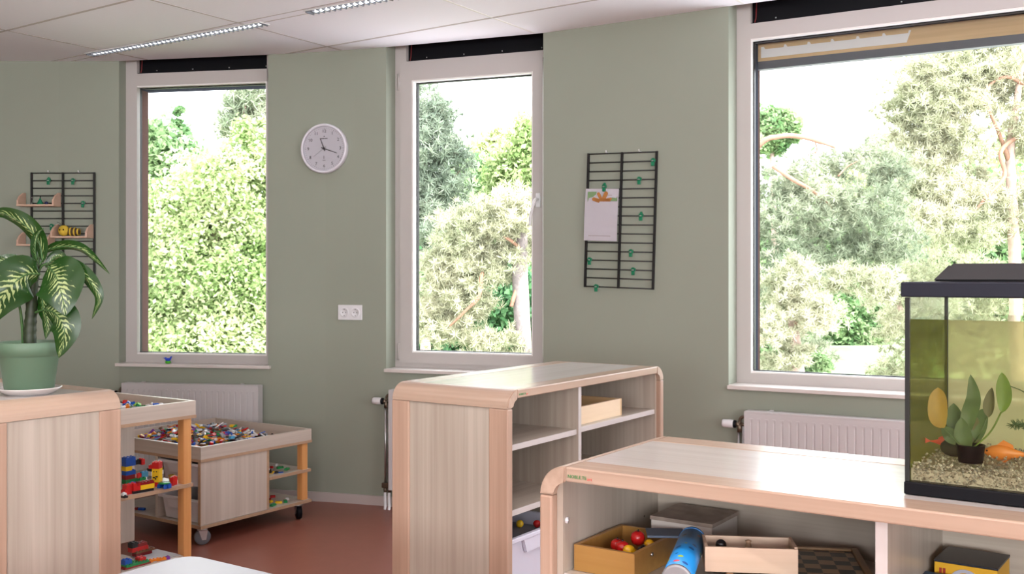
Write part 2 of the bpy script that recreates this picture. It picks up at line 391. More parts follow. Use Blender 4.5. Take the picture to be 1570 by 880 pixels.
# ---------------------------------------------------------------- ceiling lamps
def lamp_at(p0, p1, label):
    a, b = onz(*p0, CEIL), onz(*p1, CEIL); d = b-a; ln = d.length; ang = math.atan2(d.y, d.x); m = (a+b)/2
    T = thing('ceiling_lamp', label, 'ceiling light', (m.x, m.y, CEIL), ang, 'recessed strip lamps in the ceiling')
    h = ln/2; wd = .030
    bm = bmesh.new()
    for q in ((-h-.01, h+.01, -wd-.007, -wd, -.006, -.0005), (-h-.01, h+.01, wd, wd+.007, -.006, -.0005), (-h-.01, -h, -wd, wd, -.006, -.0005), (h, h+.01, -wd, wd, -.006, -.0005)): bm_box(bm, *q)
    obj('housing', bm, plain('lamp_trim_white', (.75, .75, .74), .4), T)
    bm = bmesh.new(); bm_box(bm, -h, h, -wd, wd, -.003, -.0008); 
    obj('reflector', bm, plain('lamp_mirror_reflector', (.34, .36, .40), .4, metal=.5), T)
    bm = bmesh.new(); k = int(ln/.036)
    for i in range(k+1):
        x = -h+ln*i/k; bm_box(bm, x-.003, x+.003, -wd, wd, -.013, -.003)
    obj('louvre', bm, plain('lamp_louvre_blades', (.16, .17, .19), .6, spec=.2), T)
    bm = bmesh.new(); k = int(ln/.036)
    bm_box(bm, -h+.02, h-.02, -.006, .006, -.0065, -.0035)
    obj('tube', bm, plain('lit_lamp_tube', (.9, .9, .9), .5, emit=(1, 1, 1, GLOW)), T)
    return T, ln
lamp_at((139, 82.5), (404, 35), 'long lit louvred strip lamp in the ceiling above the left window')
q = onz(475, 17.5, CEIL); a = onz(404, 35, CEIL); a0 = onz(139, 82.5, CEIL); dv = (a-a0).normalized(); e2 = q + dv*1.46
lamp_at((475, 17.5), ((e2.x/e2.y)*F+CX, CY-(CEIL-EYE)/e2.y*F), 'shorter-looking louvred strip lamp at the top edge, right of the long one')
# the same lamps further back in the room, above and behind the camera
kk = 0
for b0 in (1.19, -.075, -1.34, -2.6):
    for a1 in (-2.6, -.6, 1.4):
        if b0 > 2 and a1 > 0: continue
        kk += 1
        m = Vector(ab_(a1, b0)); 
        if m.x < XL+1 or m.x > XR-1: continue
        T = thing('ceiling_lamp', 'lit louvred strip lamp in the ceiling above and behind the viewpoint', 'ceiling light', (m.x, m.y, CEIL), ANG, 'recessed strip lamps in the ceiling')
        box('housing', -.74, .74, -.037, .037, -.006, -.001, plain('lamp_trim_white', (.75, .75, .74), .4), T)
        l = area('lamp_light', (0, 0, 0), (0, 0, 0), 1.42, .05, LAMP, (1, .955, .93)); l.parent = T; l.location = (0, 0, -.008); l.data.spread = R(150)
# ---------------------------------------------------------------- radiators
def radiator(wf, x0, width, side, n_slots, label, zb=.115, zt=.695):
    """x0: left end along the wall"""
    o = wf.loc(x0, -.035, zb); T = thing('radiator', label, 'radiator', o, wf.phi, 'white panel radiators under the windows')
    h = zt-zb; D = .062; pitch = .0375; n = int((width-.02)/pitch)
    bm = bmesh.new()
    # pressed front plate: raised flutes with shallow channels between
    xs = [0.]; ys = [-D]; off = (width-n*pitch)/2
    for i in range(n):
        c = off+(i+.5)*pitch
        for dx, dy in ((-.0050, 0), (-.0022, .0028), (.0022, .0028), (.0050, 0)): xs.append(c+dx); ys.append(-D+dy)
    xs.append(width); ys.append(-D)
    zf0, zf1 = .03, h-.055
    lo = [bm.verts.new((x, y, zf0)) for x, y in zip(xs, ys)]; hi = [bm.verts.new((x, y, zf1)) for x, y in zip(xs, ys)]
    l0 = [bm.verts.new((x, -D, zf0-.012)) for x in xs]; h0 = [bm.verts.new((x, -D, zf1+.014)) for x in xs]
    for i in range(len(xs)-1):
        for A, B in ((l0, lo), (lo, hi), (hi, h0)): bm.faces.new((A[i], A[i+1], B[i+1], B[i]))
    for i in range(n):
        c = off+(i+.5)*pitch; bm_box(bm, c-.009, c+.009, -D-.0032, -D, zf1+.016, zf1+.021)
    bm_box(bm, 0, width, -D, -D+.004, 0, zf0-.012); bm_box(bm, 0, width, -D, -D+.004, zf1+.014, h-.004)
    bm_box(bm, .004, width-.004, -D+.006, -D+.018, .004, h-.008); bm_box(bm, .004, width-.004, -.014, -.002, .004, h-.008)
    obj('front_panel', bm, rad_m, T)
    bm = bmesh.new()
    bm_box(bm, -.001, width+.001, -D-.001, .0, h-.010, h, 0, .002)
    for i in range(int(width/.02)): x = .012+.02*i; bm_box(bm, x, x+.012, -D+.012, -.012, h, h+.0008)
    obj('top_grille', bm, rad_m, T)
    box('side_panel', -.003, 0, -D-.001, 0, .0, h-.002, rad_m, T); box('side_panel', width, width+.003, -D-.001, 0, .0, h-.002, rad_m, T)
    for x in (.12, width-.12):
        for q in ((x-.02, x+.02, 0, .033, .05, .09), (x-.02, x+.02, 0, .033, h-.10, h-.06)): box('wall_bracket', *q, rad_m, T)
        box('vent_cap', x-.008, x+.008, -.03, -.01, h+.001, h+.006, rad_m, T)
    # thermostat valve, return pipe, floor pipes
    zv = h-.06; xv = -.035; s = -1
    bm = bmesh.new(); bm_tube(bm, [(xv-.02, -.03, zv-.012), (xv, -.03, zv-.012)], [.012, .014], 12)
    bm_tube(bm, spline([(xv, -.03, zv-.045), (xv, -.03, zv), (xv+.008, -.03, zv+.022), (0, -.03, zv+.03)], 4), .008, 8)
    bm_lathe(bm, [(0, -.02), (.014, -.02), (.014, .02), (0, .02)], 6, M=Matrix.Translation((xv, -.03, zv-.03)))
    bm_tube(bm, [(xv, -.03, zv-.012), (0, -.03, zv-.012)], .009, 8)
    V = obj('valve', bm, brass, T)
    bm = bmesh.new(); M = Matrix.Translation((xv-.018, -.03, zv-.012)) @ Matrix.Rotation(R(-90), 4, 'Y')
    bm_lathe(bm, [(0, 0), (.017, 0), (.019, .006), (.019, .012)], 20, 1, M); bm_lathe(bm, [(.019, .012), (.020, .016), (.021, .03), (.020, .062), (.018, .068), (0, .068)], 20, 0, M)
    obj('thermostat_head', bm, [white_pl, black], V)
    bm = bmesh.new(); bm_tube(bm, [(xv-.004, -.03, zv-.04), (xv-.004, -.03, .03)], .0075, 8); bm_tube(bm, [(xv+.018, -.03, zv-.02), (xv+.018, -.03, .03)], .0075, 8)
    obj('riser_pipe', bm, chrome, T)
    bm = bmesh.new(); bm_box(bm, xv-.024, xv+.036, -.045, -.015, .005, .035, 0, .004)
    for dx in (-.006, .02): bm_lathe(bm, [(0, -.02), (.011, -.02), (.011, .008), (0, .008)], 6, M=Matrix.Translation((xv+dx, -.03, 0)))
    obj('pipe_union', bm, brass, T)
    for dx in (-.006, .02):
        bm = bmesh.new(); bm_tube(bm, spline([(xv+dx, -.03, -.015), (xv+dx, -.032, -.05), (xv+dx+.014, -.055, -.095), (xv+dx+.014, -.062, -zb)], 4), .0085, 10)
        obj('floor_pipe', bm, white_pl, T)
    return T
r1 = w1.hit(186.5, -.1)
radiator(w1, r1, w1.hit(395, -.1)-r1, 0, 0, 'white radiator under the left window behind the wheeled play table')
radiator(w2, w2.hit(596, -.1), 1.0, 0, 0, 'white radiator mostly hidden behind the tall shelf unit, its pipes showing')
radiator(w3, w3.hit(1141.5, -.1), 1.6, 0, 0, 'white radiator under the wide right window behind the long cabinet')
# ---------------------------------------------------------------- wall clock
def on_wall(px, py):
    P = FRONT
    for i in range(len(P)-1):
        a, b = P[i], P[i+1]; pa, pb = a.x/a.y*F+CX, b.x/b.y*F+CX
        if pa <= px <= pb:
            wf = WF(a, b); x = wf.hit(px, 0); p = wf.w2(x, 0); return p, EYE-(py-CY)/F*p.y, wf
p, z, wf = on_wall(499.5, 228.5)
T = thing('wall_clock', 'round white wall clock on the green wall between left and middle windows', 'clock', (p.x, p.y, z), -R(14.5))
Mc = Matrix.Rotation(R(90), 4, 'X')
bm = bmesh.new(); bm_lathe(bm, [(0, .001), (.146, .001), (.149, .006), (.149, .030), (.146, .038), (.139, .040), (.133, .036), (.131, .022)], 64, M=Mc)
obj('rim', bm, plain('clock_silver_white_rim', (.70, .68, .74), .3), T)
bm = bmesh.new(); bm_lathe(bm, [(0, .022), (.132, .022)], 64, M=Mc); obj('dial', bm, plain('clock_dial', (.66, .64, .70), .5), T)
ink = plain('clock_black_print', (.03, .03, .035), .5)
for k in range(12):
    h = k if k else 12; a = R(90-30*k); obj_ = text_mesh('numeral', str(h), .027, ink, T, (.104*math.cos(a), -.0228, .104*math.sin(a)), (R(90), 0, 0))
bm = bmesh.new()
for k in range(60):
    a = R(6*k); r0 = .119 if k % 5 else .117; M = Mc @ Matrix.Rotation(a, 4, 'Z'); 
    vs = bm_box(bm, r0, .125, -.0005 if k % 5 else -.001, .0005 if k % 5 else .001, .0222, .0226); bmesh.ops.transform(bm, matrix=M, verts=vs)
bm_lathe(bm, [(0, .0222), (.0035, .0222), (.0035, .0226), (0, .0226)], 10, M=Matrix.Translation((0, 0, .073)) @ Mc)
for x, zz, ww, hh in ((-.019, .060, .006, .006), (-.011, .060, .005, .006), (-.004, .060, .006, .006), (.004, .060, .005, .006), (.012, .060, .006, .006), (.0195, .060, .004, .006), (-.008, -.070, .004, .003), (-.002, -.070, .005, .003), (.005, -.070, .006, .003), (-.0015, -.052, .003, .018)):
    bm_box(bm, x-ww/2, x+ww/2, -.0227, -.0222, zz-hh/2, zz+hh/2)
obj('printed_mark', bm, ink, T)
def hand(name, ang, ln, wd, tail, off, m):
    bm = bmesh.new(); vs = bm_prism(bm, [(-tail, -wd), (-tail, wd), (ln, wd*.55), (ln, -wd*.55)], off, off+.001, M=Mc @ Matrix.Rotation(R(ang), 4, 'Z')); obj(name, bm, m, T)
hand('hour_hand', 90+21.5, .066, .0035, .015, .025, ink); hand('minute_hand', 90-109, .090, .003, .018, .028, ink); hand('second_hand', 90+126, .080, .0008, .02, .031, plain('clock_thin_grey', (.3, .3, .33), .4))
bm = bmesh.new(); bm_lathe(bm, [(0, .022), (.006, .022), (.006, .033), (0, .034)], 16, M=Mc); obj('hub', bm, ink, T)
bm = bmesh.new(); bm_lathe(bm, [(0, .0365), (.132, .0365)], 48, M=Mc); obj('cover_glass', bm, glass_mat('clock_glass', (1, 1, 1), .8), T)
# ---------------------------------------------------------------- double socket
p, z, wf = on_wall(537.5, 479)
T = thing('wall_socket', 'white double power socket on the green wall below the clock', 'socket', (p.x, p.y, z), wf.phi)
bm = bmesh.new(); bm_box(bm, -.078, .078, -.010, -.0005, -.045, .045, 0, .003); obj('cover_plate', bm, white_pl, T)
for sx in (-.036, .036):
    bm = bmesh.new(); bm_lathe(bm, [(.030, .0102), (.027, .0145), (.0225, .0145), (.0215, .0115), (0, .0112)], 28, M=Matrix.Translation((sx, 0, 0)) @ Mc)
    S = obj('outlet', bm, white_pl, T)
    bm = bmesh.new()
    for dx, dz in ((-.0095, 0), (.0095, 0)): bm_lathe(bm, [(0, .0116), (.003, .0116), (.003, .012), (0, .012)], 10, M=Matrix.Translation((sx+dx, 0, dz)) @ Mc)
    for dz in (-.019, .019): bm_box(bm, sx-.0025, sx+.0025, -.0122, -.0114, dz-.003, dz+.003)
    obj('contact_hole', bm, ink, S)
# ---------------------------------------------------------------- black wire grids
grid_m = plain('black_powder_coat', (.006, .006, .007), .45)
green_m = plain('green_plastic_clip', (.0, .17, .075), .4)
def wire_grid(px0, px1, py, tilt, label, H=.72, W=.395):
    p0, z, wf = on_wall((px0+px1)/2, py)
    T = thing('wire_wall_grid', label, 'wire rack', (p0.x, p0.y, z), wf.phi, 'black wire grids on the green wall')
    T.rotation_euler = (0, R(tilt), wf.phi)
    bm = bmesh.new(); y = -.018
    for x in (-W/2, 0, W/2): bm_box(bm, x-.0055, x+.0055, y-.006, y+.006, -H, 0)
    obj('upright', bm, grid_m, T)
    bm = bmesh.new()
    for k in range(16): bm_tube(bm, [(-W/2, y-.001, -.004-(H-.008)*k/15), (W/2, y-.001, -.004-(H-.008)*k/15)], .0036, 6)
    obj('wire', bm, grid_m, T)
    bm = bmesh.new()
    for x in (-.09, .10): bm_tube(bm, [(x, -.0005, .002), (x, y-.008, .002), (x, y-.01, .012)], .0035, 6)
    obj('wall_hook', bm, white_pl, T)
    bpy.context.view_layer.update(); return T
def clip_at(T, u, k, open_, label, y=-.026):
    """a small peg clip: u across the grid (-.5..0.5), k-th wire"""
    M = Matrix.Translation(T.location) @ T.rotation_euler.to_matrix().to_4x4()
    q = M @ Vector((u*.395, y, -.004-(.72-.008)*k/15))
    C = thing('peg_clip', label, 'clip', q, T.rotation_euler.z, 'green plastic peg clips')
    bm = bmesh.new()
    bm_box(bm, -.013, .013, -.004, .004, -.006, .010, 0, .002); bm_box(bm, -.009, .009, -.008, .0, -.026, -.006, 0, .002); bm_box(bm, -.005, .005, -.010, .004, .008, .014, 0, .001)
    if open_: bm_prism(bm, [(-.012, 0), (.012, 0), (.002, .022), (-.004, .022)], -.010, .0, M=Matrix.Rotation(R(90), 4, 'X') @ Matrix.Translation((0, .0, 0)))
    obj('jaw', bm, green_m, C)
    bm = bmesh.new(); bm_tube(bm, [(-.006, -.010, 0), (.006, -.010, 0)], .003, 8); obj('spring', bm, chrome, C)
    return C
G1 = wire_grid(51, 146, 264.8, 0, 'black wire grid with small wooden shelves, on the wall left of the left window')
G2 = wire_grid(903.5, 1008.5, 234, 1.75, 'black wire grid with a pinned sheet, on the wall between middle and right windows')
for u, k, op, lb in ((-.22, 1, 1, 'green peg clip on the left grid, top left, beside the upper wooden shelf'), (.17, 1, 0, 'green peg clip on the left grid, second wire, right of the middle bar'), (.33, 4, 0, 'green peg clip on the left grid, right column, above the shelf with the toy bee'), (-.17, 7, 0, 'green peg clip on the left grid just left of the toy bee')):
    clip_at(G1, u, k, op, lb)
for u, k, op, lb in ((.46, 1, 0, 'topmost green peg clip of the right grid at its right upright'), (.27, 3, 0, 'green peg clip on the third wire of the right grid, above the tilted one'), (.31, 7, 1, 'tilted open green peg clip in the middle of the right grid'), (.18, 11, 0, 'green peg clip right of the middle bar, lower half of the right grid'), (-.43, 12, 0, 'green peg clip below the pinned sheet at the left upright'), (.22, 13, 0, 'green peg clip near the bottom right of the right grid'), (-.32, 15, 0, 'green peg clip hanging under the bottom wire of the right grid')):
    clip_at(G2, u, k, op, lb)
clip_at(G2, -.23, 3.75, 1, 'green peg clip holding the white sheet on the right grid', y=-.034)
# pinned sheet with an orange hand print and leaves
M2 = Matrix.Translation(G2.location) @ G2.rotation_euler.to_matrix().to_4x4()
p = M2 @ Vector((-.105, -.0295, -.192))
T = thing('pinned_sheet', 'white paper sheet with an orange hand-shaped picture, clipped to the wire grid', 'paper', p, G2.rotation_euler.z); T.rotation_euler.y = R(2.6)
paper = plain('white_paper', (.88, .84, .90), .7)
bm = bmesh.new()
gx = 6; gz = 8; vs = [[bm.verts.new((-.098+.196*i/gx, -.004*math.sin(PI*j/gz), -.278*j/gz)) for i in range(gx+1)] for j in range(gz+1)]
for j in range(gz):
    for i in range(gx): bm.faces.new((vs[j][i], vs[j][i+1], vs[j+1][i+1], vs[j+1][i]))
bmesh.ops.solidify(bm, geom=list(bm.faces), thickness=.001); obj('sheet', bm, paper, T)
def flat(name, pts, z0, m, par, y=-.0052):
    bm = bmesh.new(); bm_prism(bm, pts, 0, .0006, M=Matrix(((1, 0, 0, 0), (0, 0, -1, y), (0, 1, 0, z0), (0, 0, 0, 1)))); return obj(name, bm, m, par)
gr_ = plain('printed_green', (.19, .30, .14), .7); og_ = plain('printed_orange', (.42, .17, .04), .7)
bm = bmesh.new(); Mf = Matrix(((1, 0, 0, 0), (0, 0, -1, -.0045), (0, 1, 0, 0), (0, 0, 0, 1)))
for pts in ([(-.083, -.017), (-.03, -.016), (-.033, -.03), (-.052, -.045), (-.083, -.052)], [(-.083, -.05), (-.076, -.052), (-.082, -.072)], [(.05, -.066), (.09, -.066), (.09, -.05), (.062, -.047)], [(.088, -.05), (.092, -.04), (.093, -.066), (.088, -.066)]): bm_prism(bm, pts, 0, .0005, M=Mf)
obj('leaf_print', bm, gr_, T)
bm = bmesh.new(); Mf = Matrix(((1, 0, 0, 0), (0, 0, -1, -.0053), (0, 1, 0, 0), (0, 0, 0, 1)))
def finger(x0, z0, x1, z1, wd):
    d = Vector((x1-x0, z1-z0)).normalized(); n = Vector((-d.y, d.x)); pts = []
    for k in range(9): a = PI/2-PI*k/8; pts.append((x1+(d.x*math.cos(a)+n.x*math.sin(a))*wd, z1+(d.y*math.cos(a)+n.y*math.sin(a))*wd))
    pts += [(x0-n.x*wd, z0-n.y*wd), (x0+n.x*wd, z0+n.y*wd)]
    bm_prism(bm, pts, 0, .0005, M=Mf)
finger(-.01, -.066, -.045, -.056, .010); finger(0, -.06, -.018, -.028, .009); finger(.01, -.06, .026, -.026, .0115); finger(.012, -.062, .055, -.054, .007)
bm_prism(bm, [(-.04, -.068), (.055, -.068), (.05, -.056), (-.036, -.056)], 0, .0005, M=Mf)
obj('hand_print', bm, og_, T)
bm = bmesh.new(); bm_box(bm, .035, .062, -.0052, -.0045, -.036, -.033); bm_box(bm, -.07, .06, -.0030, -.0018, -.253, -.250)
obj('printed_line', bm, plain('printed_faint', (.45, .36, .36), .7), T)
# ---------------------------------------------------------------- small wooden shelves on the left grid
pine = wood('pale_pine', (.60, .40, .29), (.70, .48, .36), 'x', .5); pine_y = wood('pale_pine_side', (.56, .37, .27), (.66, .44, .33), 'y', .5)
def small_shelf(px0, px1, pyb, label):
    Z = G1.location.y-.02; c = px2w((px0+px1)/2, pyb, Z); wdt = (px1-px0)/F*Z*.98
    T = thing('small_wooden_shelf', label, 'shelf', (c.x, c.y-.002, c.z), G1.rotation_euler.z, 'small wooden shelves hooked on the left wire grid')
    h = wdt/2; D = .10
    bm = bmesh.new(); bm_box(bm, -h, h, -D-.004, -.006, 0, .010, 0, .001); obj('board', bm, pine, T)
    for s in (-1, 1):
        x = s*(h-.006); pr = [(-.006, .010), (-D, .010), (-D, .035), (-D*.75, .062), (-.03, .085), (-.006, .088)]
        bm = bmesh.new(); bm_prism(bm, pr, x-.006, x+.006, M=Matrix(((0, 0, 1, 0), (1, 0, 0, 0), (0, 1, 0, 0), (0, 0, 0, 1)))); obj('side_board', bm, pine_y, T)
    bm = bmesh.new()
    for x in (-h*.6, h*.6): bm_tube(bm, [(x, -.007, .02), (x, -.001, .02), (x, .012, .055), (x, .0, .06)], .003, 6)
    obj('hook', bm, chrome, T)
    return T, c
s1, c1 = small_shelf(37, 95, 317.5, 'small pale wooden shelf with raised ends, topmost on the left wire grid')
s2, c2 = small_shelf(88, 145, 365.5, 'small pale wooden shelf carrying the toy bee on the left wire grid')
s3, c3 = small_shelf(37, 86, 377.5, 'small pale wooden shelf behind the plant, lowest on the left wire grid')
yellow = plain('yellow_plush', (.62, .42, .04), .8, noise=.2, nscale=60)
brown_p = plain('dark_brown_plush', (.07, .04, .025), .9, noise=.3, nscale=60)
def uvs(bm, c, r, mi=0, seg=14):
    pr = [(math.sin(PI*k/8), -math.cos(PI*k/8)) for k in range(9)]; pr[0] = (0, -1); pr[-1] = (0, 1)
    bm_lathe(bm, pr, seg, mi, Matrix.Translation(c) @ Matrix.Diagonal((*r, 1)))
T = thing('toy_bee', 'small yellow and brown toy bee sitting on the wooden wall shelf', 'toy', (c2.x-.02, c2.y-.055, c2.z+.0105), G1.rotation_euler.z)
bm = bmesh.new(); uvs(bm, (-.032, 0, .036), (.034, .03, .034)); obj('head', bm, yellow, T)
bm = bmesh.new(); uvs(bm, (.03, 0, .028), (.04, .026, .027), 0); 
for x in (.015, .04, .06): bm_lathe(bm, [(.0265, -.005), (.0285, 0), (.0265, .005)], 16, 1, Matrix.Translation((x, 0, .028)) @ Matrix.Rotation(R(90), 4, 'Y') @ Matrix.Diagonal((1 if x < .05 else .8, 1 if x < .05 else .8, 1, 1)))
obj('body', bm, [brown_p, yellow], T)
bm = bmesh.new()
for dx in (-.014, .002): bm_tube(bm, spline([(-.03+dx, 0, .065), (-.034+dx*1.6, 0, .08), (-.046+dx*2, 0, .088)], 4), .0016, 6)
obj('antenna', bm, brown_p, T)
bm = bmesh.new(); uvs(bm, (-.045, -.027, .04), (.004, .004, .005)); uvs(bm, (-.022, -.029, .04), (.004, .004, .005)); obj('eye', bm, black, T)
T = thing('toy_cone', 'tiny green cone toy standing on the topmost small wooden shelf', 'toy', (c1.x+.005, c1.y-.05, c1.z+.0105), 0)
bm = bmesh.new(); bm_lathe(bm, [(0, 0), (.022, 0), (.018, .012), (.006, .034), (.003, .042), (0, .044)], 16); obj('cone', bm, green_m, T)
bm = bmesh.new(); bm_lathe(bm, [(0, 0), (.003, 0), (.002, .016), (0, .018)], 8, M=Matrix.Translation((0, 0, .04))); obj('tip', bm, black, T)
T = thing('toy_ball', 'tiny dark blue ball beside the green cone on the small shelf', 'toy', (c1.x+.045, c1.y-.05, c1.z+.0105), 0)
bm = bmesh.new(); uvs(bm, (0, 0, .011), (.011, .011, .011)); obj('ball', bm, plain('navy', (.01, .02, .08), .4), T)
# blue bird on the left sill
p = w1.w2(w1.hit(256, -.0), .012)
T = thing('toy_bird', 'tiny blue bird figure with a green base on the left window sill', 'toy', (p.x, p.y, HOLE_B+.0215), -R(10))
bm = bmesh.new(); uvs(bm, (0, 0, .024), (.018, .010, .011)); uvs(bm, (-.016, 0, .032), (.008, .007, .007)); bm_prism(bm, [(.0, .02), (.022, .046), (.028, .044), (.016, .02)], -.004, .004, M=Matrix.Rotation(R(90), 4, 'X')); bm_tube(bm, [(-.021, 0, .032), (-.033, 0, .034)], [.003, .001], 6)
obj('body', bm, plain('bright_blue_plastic', (.01, .05, .55), .35), T)
bm = bmesh.new(); bm_lathe(bm, [(0, 0), (.013, 0), (.018, .008), (.016, .016), (0, .016)], 16); obj('base', bm, plain('lime_green_plastic', (.06, .42, .02), .4), T)
# ---------------------------------------------------------------- cabinets
def arc_pts(cx, cz, r, a0, a1, n=8): return [(cx+r*math.cos(R(a0+(a1-a0)*k/n)), cz+r*math.sin(R(a0+(a1-a0)*k/n))) for k in range(n+1)]
XZ = Matrix(((1, 0, 0, 0), (0, 0, 1, 0), (0, 1, 0, 0), (0, 0, 0, 1)))        # outline (x, z), extruded along y
def cabinet(name, label, loc, rz, Ln, D, H=1.0, dividers=(), shelves=(), back=True, badge=None, group=None):
    T = thing(name, label, 'cabinet', loc, rz, group)
    r, t, rw = .055, .027, .072
    for x0, sgn in ((0, 1), (Ln, -1)):
        a = (180, 90) if sgn > 0 else (0, 90)
        cx = x0+sgn*r
        pts = arc_pts(cx, H-r, r, *a) + arc_pts(cx, H-r, r-t, a[1], a[0])
        bm = bmesh.new(); bm_prism(bm, pts, 0, D, M=XZ); es = [e for e in bm.edges if abs(e.verts[0].co.y-e.verts[1].co.y) < 1e-6]
        bmesh.ops.bevel(bm, geom=es, offset=.003, segments=2, affect='EDGES'); obj('rounded_corner', bm, beech_y, T)
        xs = (x0, x0+sgn*t) if sgn > 0 else (x0-t, x0)
        for y0 in (0, D-rw):
            bm = bmesh.new(); bm_box(bm, xs[0], xs[1], y0, y0+rw, .0, H-r-.001, 0, .004); obj('stile', bm, beech_z, T)
        xi = (x0+.006, x0+.020) if sgn > 0 else (x0-.020, x0-.006)
        box('end_panel', xi[0], xi[1], rw-.002, D-rw+.002, .03, H-r-.002, lam_z, T)
        xi = (x0+.0275, x0+.040) if sgn > 0 else (x0-.040, x0-.0275)
        box('inner_side', xi[0], xi[1], .018, D-.014, .05, H-t-.001, lam_z, T)
    bm = bmesh.new(); bm_box(bm, r+.0005, Ln-r-.0005, 0, rw, H-t, H, 0, .003); obj('front_rail', bm, beech_x, T)
    bm = bmesh.new(); bm_box(bm, r+.0005, Ln-r-.0005, D-rw, D, H-t, H, 0, .003); obj('back_rail', bm, beech_x, T)
    box('top_panel', r+.0005, Ln-r-.0005, rw+.0003, D-rw-.0003, H-t+.002, H-.0006, lam_top, T)
    if back: box('back_panel', .028, Ln-.028, D-.013, D-.003, .05, H-t-.001, lam_x, T)
    box('bottom_board', .041, Ln-.041, .012, D-.014, .05, .068, lam_x, T); box('plinth', .028, Ln-.028, .03, .045, 0, .05, lam_x, T)
    for x in dividers:
        bm = bmesh.new(); bm_box(bm, x-.009, x+.009, .014, D-.014, .069, H-t-.001, 0); bm_box(bm, x-.009, x+.009, .012, .014, .069, H-t-.001, 1); obj('divider', bm, [lam_z, white_edge], T)
    for x0, x1, z in shelves:
        bm = bmesh.new(); bm_box(bm, x0, x1, .022, D-.014, z-.018, z, 0); bm_box(bm, x0, x1, .019, .022, z-.018, z, 1, .0008); obj('shelf', bm, [lam_x, white_edge], T)
    bm = bmesh.new()
    for x in [.0402]+[d+.0092 for d in dividers]:
        for y in (.06, D-.08):
            for k in range(9): bm_lathe(bm, [(0, 0), (.0025, 0), (.0025, .0005), (0, .0005)], 6, M=Matrix.Translation((x, y, .2+.08*k)) @ Matrix.Rotation(R(90), 4, 'Y'))
    obj('shelf_pin_hole', bm, plain('pin_hole_dark', (.10, .075, .06), .8), T)
    bm = bmesh.new(); bm_lathe(bm, [(0, 0), (.006, 0), (.006, .003), (0, .004)], 10, M=Matrix.Translation((.0402, .03, H-.105)) @ Matrix.Rotation(R(90), 4, 'Y')); obj('cap', bm, white_pl, T)
    if badge:
        x = r+.006
        text_mesh('badge_lettering', 'NOBLE.TE', .0088, plain('badge_green', (.06, .22, .07), .5), T, (x, -.0006, H-.0165), (R(90), 0, 0), align='LEFT')
        text_mesh('badge_lettering', 'art', .0088, plain('badge_red', (.60, .12, .10), .5), T, (x+.0405, -.0006, H-.0175), (R(90), 0, 0), align='LEFT')
    return T
HC = 1.0; CD = .43
def ab(a, b, z=0.): x, y = AB(a, b); return (x, y, z)
B0 = (-1.009, 1.59)
cabB = cabinet('low_cabinet', 'long pale beech cabinet carrying the aquarium, with open shelves full of games', ab(*B0), ANG, 1.22, CD, HC, (.61,), ((.041, .60, .80), (.62, 1.179, .80), (.041, .60, .42), (.62, 1.179, .42)), badge=1, group='pale beech cabinets with rounded corners')
A0 = (-1.73, 2.548); AL = 1.085; AD = .46
cabA = cabinet('shelf_unit', 'pale beech shelf unit with open compartments standing before the middle window', ab(*A0), ANG+PI/2, AL, AD, HC, (.455,), ((.041, .445, .828), (.465, AL-.041, .832), (.041, .445, .626), (.465, AL-.041, .626), (.041, .445, .34), (.465, AL-.041, .34)), badge=1, group='pale beech cabinets with rounded corners')
cabC = cabinet('low_cabinet', 'pale beech cabinet at the left edge carrying the potted plant', ab(-2.722-1.25, 1.48), ANG, 1.25, .43, HC, (.62,), ((.041, .61, .5), (.63, 1.209, .5)), group='pale beech cabinets with rounded corners')
def inB(x, y, z): return ab(B0[0]+x, B0[1]+y, z)
def inA(x, y, z): return ab(A0[0]-y, A0[1]+x, z)
# ---------------------------------------------------------------- white table in front
wt = (-2.247, 1.784); TH = .60
T = thing('white_table', 'white table top with a rounded corner at the bottom edge of the view', 'table', ab(wt[0], wt[1]-.7), ANG)
def rrect(x0, x1, y0, y1, r, n=6):
    out = []
    for cx, cy, a in ((x1-r, y1-r, 0), (x0+r, y1-r, 90), (x0+r, y0+r, 180), (x1-r, y0+r, 270)):
        out += [(cx+r*math.cos(R(a+90*k/n)), cy+r*math.sin(R(a+90*k/n))) for k in range(n+1)]
    return out
tab_m = plain('white_table_laminate', (.34, .35, .385), .35, spec=.12, noise=.01, nscale=3)
bm = bmesh.new(); bm_prism(bm, rrect(0, 1.2, 0, .7, .045), TH-.024, TH); es = [e for e in bm.edges if abs(e.verts[0].co.z-e.verts[1].co.z) < 1e-6]; bmesh.ops.bevel(bm, geom=es, offset=.003, segments=2, affect='EDGES'); obj('tabletop', bm, tab_m, T)
for x in (.07, 1.13):
    for y in (.07, .63):
        bm = bmesh.new(); bm_lathe(bm, [(0, 0), (.018, 0), (.024, TH-.03), (.024, TH-.0245), (0, TH-.0245)], 20, M=Matrix.Translation((x, y, 0))); obj('leg', bm, oak, T)
box('apron', .08, 1.12, .06, .64, TH-.08, TH-.0245, lam_x, T)
